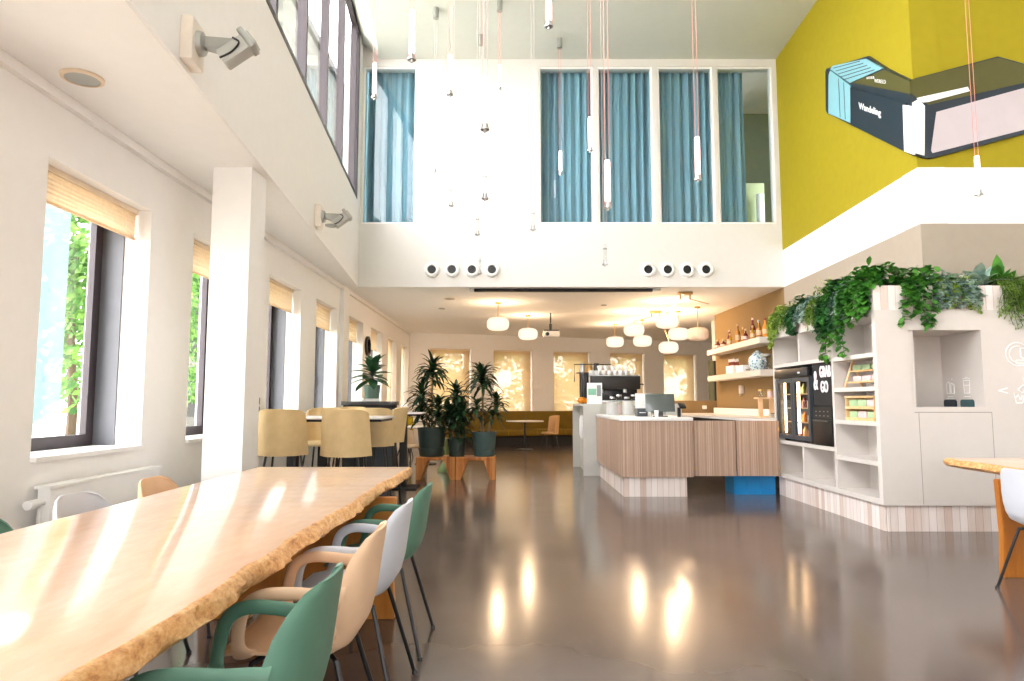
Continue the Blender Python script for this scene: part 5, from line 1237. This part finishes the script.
# ------------------------------------------------------------------ rear ceiling lamps
def lamp(label, x, y, z, lit=True, stem=True):
    t = thing('ceiling_lamp', label, 'lamp', (x, y, z), 0, 'round pleated lamps')
    bm = B(); seg = 48; prof = []
    for i in range(15):
        a = -PI/2 + PI*i/14; prof.append((.02 + (.225-.02)*abs(math.cos(a))**.55 if abs(math.cos(a)) > .01 else .02, .135*math.copysign(abs(math.sin(a))**.8, math.sin(a))))
    lathe(bm, [(0, -.135)]+prof+[(0, .135)], seg, rib=-.03); obj('shade', bm, M['shade'] if lit else M['lampoff'], t, angle=10)
    if lit:
        l = bpy.data.lights.new('bulb', 'POINT'); l.energy = 46; l.color = (1, .68, .40); l.shadow_soft_size = .09
        lo = bpy.data.objects.new('bulb_light', l); C.objects.link(lo); lo.parent = t
    if stem:
        bm = B(); sweep(bm, [(0, 0, .13), (0, 0, ZC-z)], .008, seg=8); lathe(bm, [(0, ZC-z-.03), (.06, ZC-z-.03), (.06, ZC-z), (0, ZC-z)], 16); obj('stem', bm, M['brass'], t)
    else:
        bm = B(); lathe(bm, [(0, .13), (.012, .13), (.012, .19), (0, .19)], 10); obj('stem', bm, M['brass'], t)
    return t
LP = [(-.282, 13.66, 2.813, 1, 1, 'glowing round lamp nearest the tall plants'), (.37, 15.71, 2.815, 1, 1, 'glowing round lamp left of the projector, second from the plants'),
      (2.687, 14.96, 2.829, 1, 0, 'glowing round lamp leftmost on the gold arm of the bar cluster'), (2.642, 17.45, 2.783, 1, 1, 'small far glowing lamp, leftmost over the bar'),
      (3.172, 16.54, 2.727, 1, 1, 'glowing lamp low in the middle of the bar cluster'), (3.054, 13.37, 2.83, 1, 0, 'glowing lamp highest and nearest over the bar'),
      (3.665, 14.96, 2.741, 1, 1, 'glowing lamp in the bar cluster touching the unlit one'), (3.908, 14.28, 2.673, 0, 1, 'unlit pale lamp rightmost in the bar cluster'), (3.611, 15.71, 2.502, 1, 0, 'lowest glowing lamp over the bar, on the long gold arm')]
for x, y, z, lit, stem, lb in LP: lamp(lb, x, y, z, bool(lit), bool(stem))
def arms(label, c, ends):
    t = thing('lamp_arm_mount', label, 'lamp mount', (c[0], c[1], ZC), 0, 'gold ceiling mounts')
    obj('mount_plate', bx(-.13, .13, -.05, .05, -.05, 0, bev=.006), M['brass'], t)
    for i, e in enumerate(ends):
        s = -.09 if i == 0 else .09; bm = B()
        sweep(bm, [(s, 0, -.05), (s, 0, -.14)], .014, seg=8); sweep(bm, [(s, 0, -.13), (e[0]-c[0], e[1]-c[1], e[2]-ZC)], .007, seg=8); obj('arm', bm, M['brass'], t)
arms('gold ceiling mount nearest the room with two slanting arms', (3.16, 12.34), [(3.054, 13.37, 3.03), (3.70, 12.7, 3.08)])
arms('gold ceiling mount behind the first, over the bar', (3.17, 14.95), [(2.687, 14.96, 3.03), (3.611, 15.71, 2.70)])
# projector
t = thing('projector', 'white projector hanging from the ceiling on a black mount', 'projector', (.87, 15.3, 2.70))
obj('body', bx(-.17, .19, -.15, .15, 0, .13, bev=.015), M['white'], t)
bm = B(); sweep(bm, [(-.08, -.15, .06), (-.08, -.19, .06)], .04, seg=18); obj('lens', bm, M['blackp'], t)
bm = B(); box(bm, -.16, .18, -.1, .1, .13, .16); sweep(bm, [(0, 0, .16), (0, 0, ZC-2.70)], .015, seg=10); sweep(bm, [(0, 0, .16), (0, 0, .3)], .035, seg=10); obj('mount', bm, M['blackp'], t)
# ceiling speakers / detectors
def disc(name, label, x, y, r, cat='ceiling speaker'):
    t = thing(name, label, cat, (x, y, ZC), 0, 'round ceiling fittings')
    bm = B(); lathe(bm, [(r*.82, 0), (r, 0), (r, -.012), (r*.82, -.018), (r*.82, 0)], 36); obj('rim', bm, M['railc'] if r > .1 else M['silver'], t)
    bm = B(); lathe(bm, [(0, 0), (r*.82, 0), (r*.82, -.012), (0, -.014)], 36); obj('grille', bm, M['silver'], t)
disc('ceiling_speaker', 'large round speaker in the low ceiling above the big window', -2.655, 4.06, .12)
disc('ceiling_speaker', 'flat round fitting in the low ceiling right of the column', -2.05, 7.6, .07)
disc('ceiling_speaker', 'round ceiling fitting above the tall plants, nearest one', -1.2, 13.1, .11)
disc('smoke_detector', 'small ceiling fitting above the plants, farther one', -1.5, 14.5, .07, 'smoke detector')
disc('smoke_detector', 'small ceiling fitting between projector and screen slot', 1.9, 14.0, .06, 'smoke detector')
# surveillance style spot cameras
def camfix(label, y, z, sc_=1):
    p = vf(sy(y), 0, z); t = thing('security_camera', label, 'camera', p, math.atan2(VD.y, VD.x)-PI/2, 'cameras on the atrium face')
    obj('junction_box', bx(0, .075, -.10, .10, -.14, .13, bev=.01), simple('cream_box', '#e6dccf', .5), t)
    bm = B(); lathe(bm, [(0, 0), (.075, 0), (.07, .03), (.04, .045), (0, .045)], 24); bmesh.ops.rotate(bm, verts=bm.verts, cent=(0,0,0), matrix=Matrix.Rotation(PI/2, 3, 'Y')); bmesh.ops.translate(bm, verts=bm.verts, vec=(.075, 0, 0)); obj('base', bm, M['silver'], t)
    bm = B(); prism(bm, [(.11, .035), (.28, .03), (.30, .0), (.27, -.03), (.20, -.05), (.12, -.03)], lambda a, b_, d: (a, d, b_), -.03, .03); obj('arm', bm, M['silver'], t, smooth=False)
    bm = B(); box(bm, -.115, .115, -.055, .055, -.05, .05, bev=.012); R_ = Matrix.Rotation(math.radians(-38), 3, 'Y'); bmesh.ops.rotate(bm, verts=bm.verts, cent=(0,0,0), matrix=R_); bmesh.ops.translate(bm, verts=bm.verts, vec=(.31, 0, -.03)); obj('body', bm, simple('camera_grey', '#b3b4af', .5), t)
    bm = B(); box(bm, .06, .10, -.062, .062, -.06, .085, bev=.01); bmesh.ops.rotate(bm, verts=bm.verts, cent=(0,0,0), matrix=R_); bmesh.ops.translate(bm, verts=bm.verts, vec=(.31, 0, -.03)); obj('hood', bm, M['silver'], t)
    bm = B(); sweep(bm, smoothpath([(.29, -.058, .02), (.33, -.062, -.01), (.29, -.062, -.07), (.22, -.058, -.11)]), .006, seg=6); obj('cable', bm, M['black'], t)
camfix('grey camera on a wall box, near one high on the atrium face', 3.97, 3.42)
camfix('grey camera on a wall box, far one near the atrium corner', 8.0, 3.46)

# ------------------------------------------------------------------ camera
cam = bpy.data.cameras.new('camera'); co = bpy.data.objects.new('camera', cam); C.objects.link(co)
cam.sensor_width = 36; cam.lens = 683/1024*36; co.location = (0, 0, 1.25); co.rotation_euler = (math.radians(90+5.145), 0, 0); cam.clip_start = .05
sc.camera = co

# ------------------------------------------------------------------ light
w = bpy.data.worlds.new('overcast_sky'); sc.world = w; w.use_nodes = True; nt = w.node_tree; nt.nodes.clear()
o_ = nt.nodes.new('ShaderNodeOutputWorld'); bg = nt.nodes.new('ShaderNodeBackground'); bg.inputs[0].default_value = (1, .97, .985, 1); bg.inputs[1].default_value = 8.0; nt.links.new(bg.outputs[0], o_.inputs[0])
def portal(name, loc, sx, sy_, rot):
    l = bpy.data.lights.new(name, 'AREA'); l.shape = 'RECTANGLE'; l.size = sx; l.size_y = sy_; l.cycles.is_portal = True
    o = bpy.data.objects.new(name, l); C.objects.link(o); o.location = loc; o.rotation_euler = rot; return o
for i, y in enumerate([LWn[-1]]+LW): portal('window_daylight', (XW-.47, y+DN/2, (WZ0+WZ1)/2), WZ1-WZ0, DN, (0, -PI/2, 0))
for s in RS[:5]:
    p = rf(s+DN/2, .47, (WZ0+WZ1)/2); portal('window_daylight', p, DN, WZ1-WZ0, (-PI/2, 0, ND))
p = vf(sy(3.2), .2, 6.19); portal('clerestory_daylight', p, 2.9, 16.5, (0, -PI/2, math.atan2(VD.y, VD.x)-PI/2))
portal('fill_window_daylight', (.3, -5.25, 2.1), 3.2, 2.2, (PI/2, 0, 0))  # portal for the added fill window behind the camera
# bulbs inside the lit lamps' neighbourhood come from the shades themselves; the window behind the camera is added for fill
sc.view_settings.view_transform = 'Standard'; sc.view_settings.look = 'None'; sc.view_settings.gamma = 1; sc.view_settings.use_curve_mapping = False
sc.view_settings.exposure = .85
sc.cycles.max_bounces = 10; sc.cycles.diffuse_bounces = 5; sc.cycles.glossy_bounces = 4; sc.cycles.transparent_max_bounces = 24; sc.cycles.transmission_bounces = 6
sc.cycles.sample_clamp_indirect = 8; sc.cycles.caustics_reflective = False; sc.cycles.caustics_refractive = False
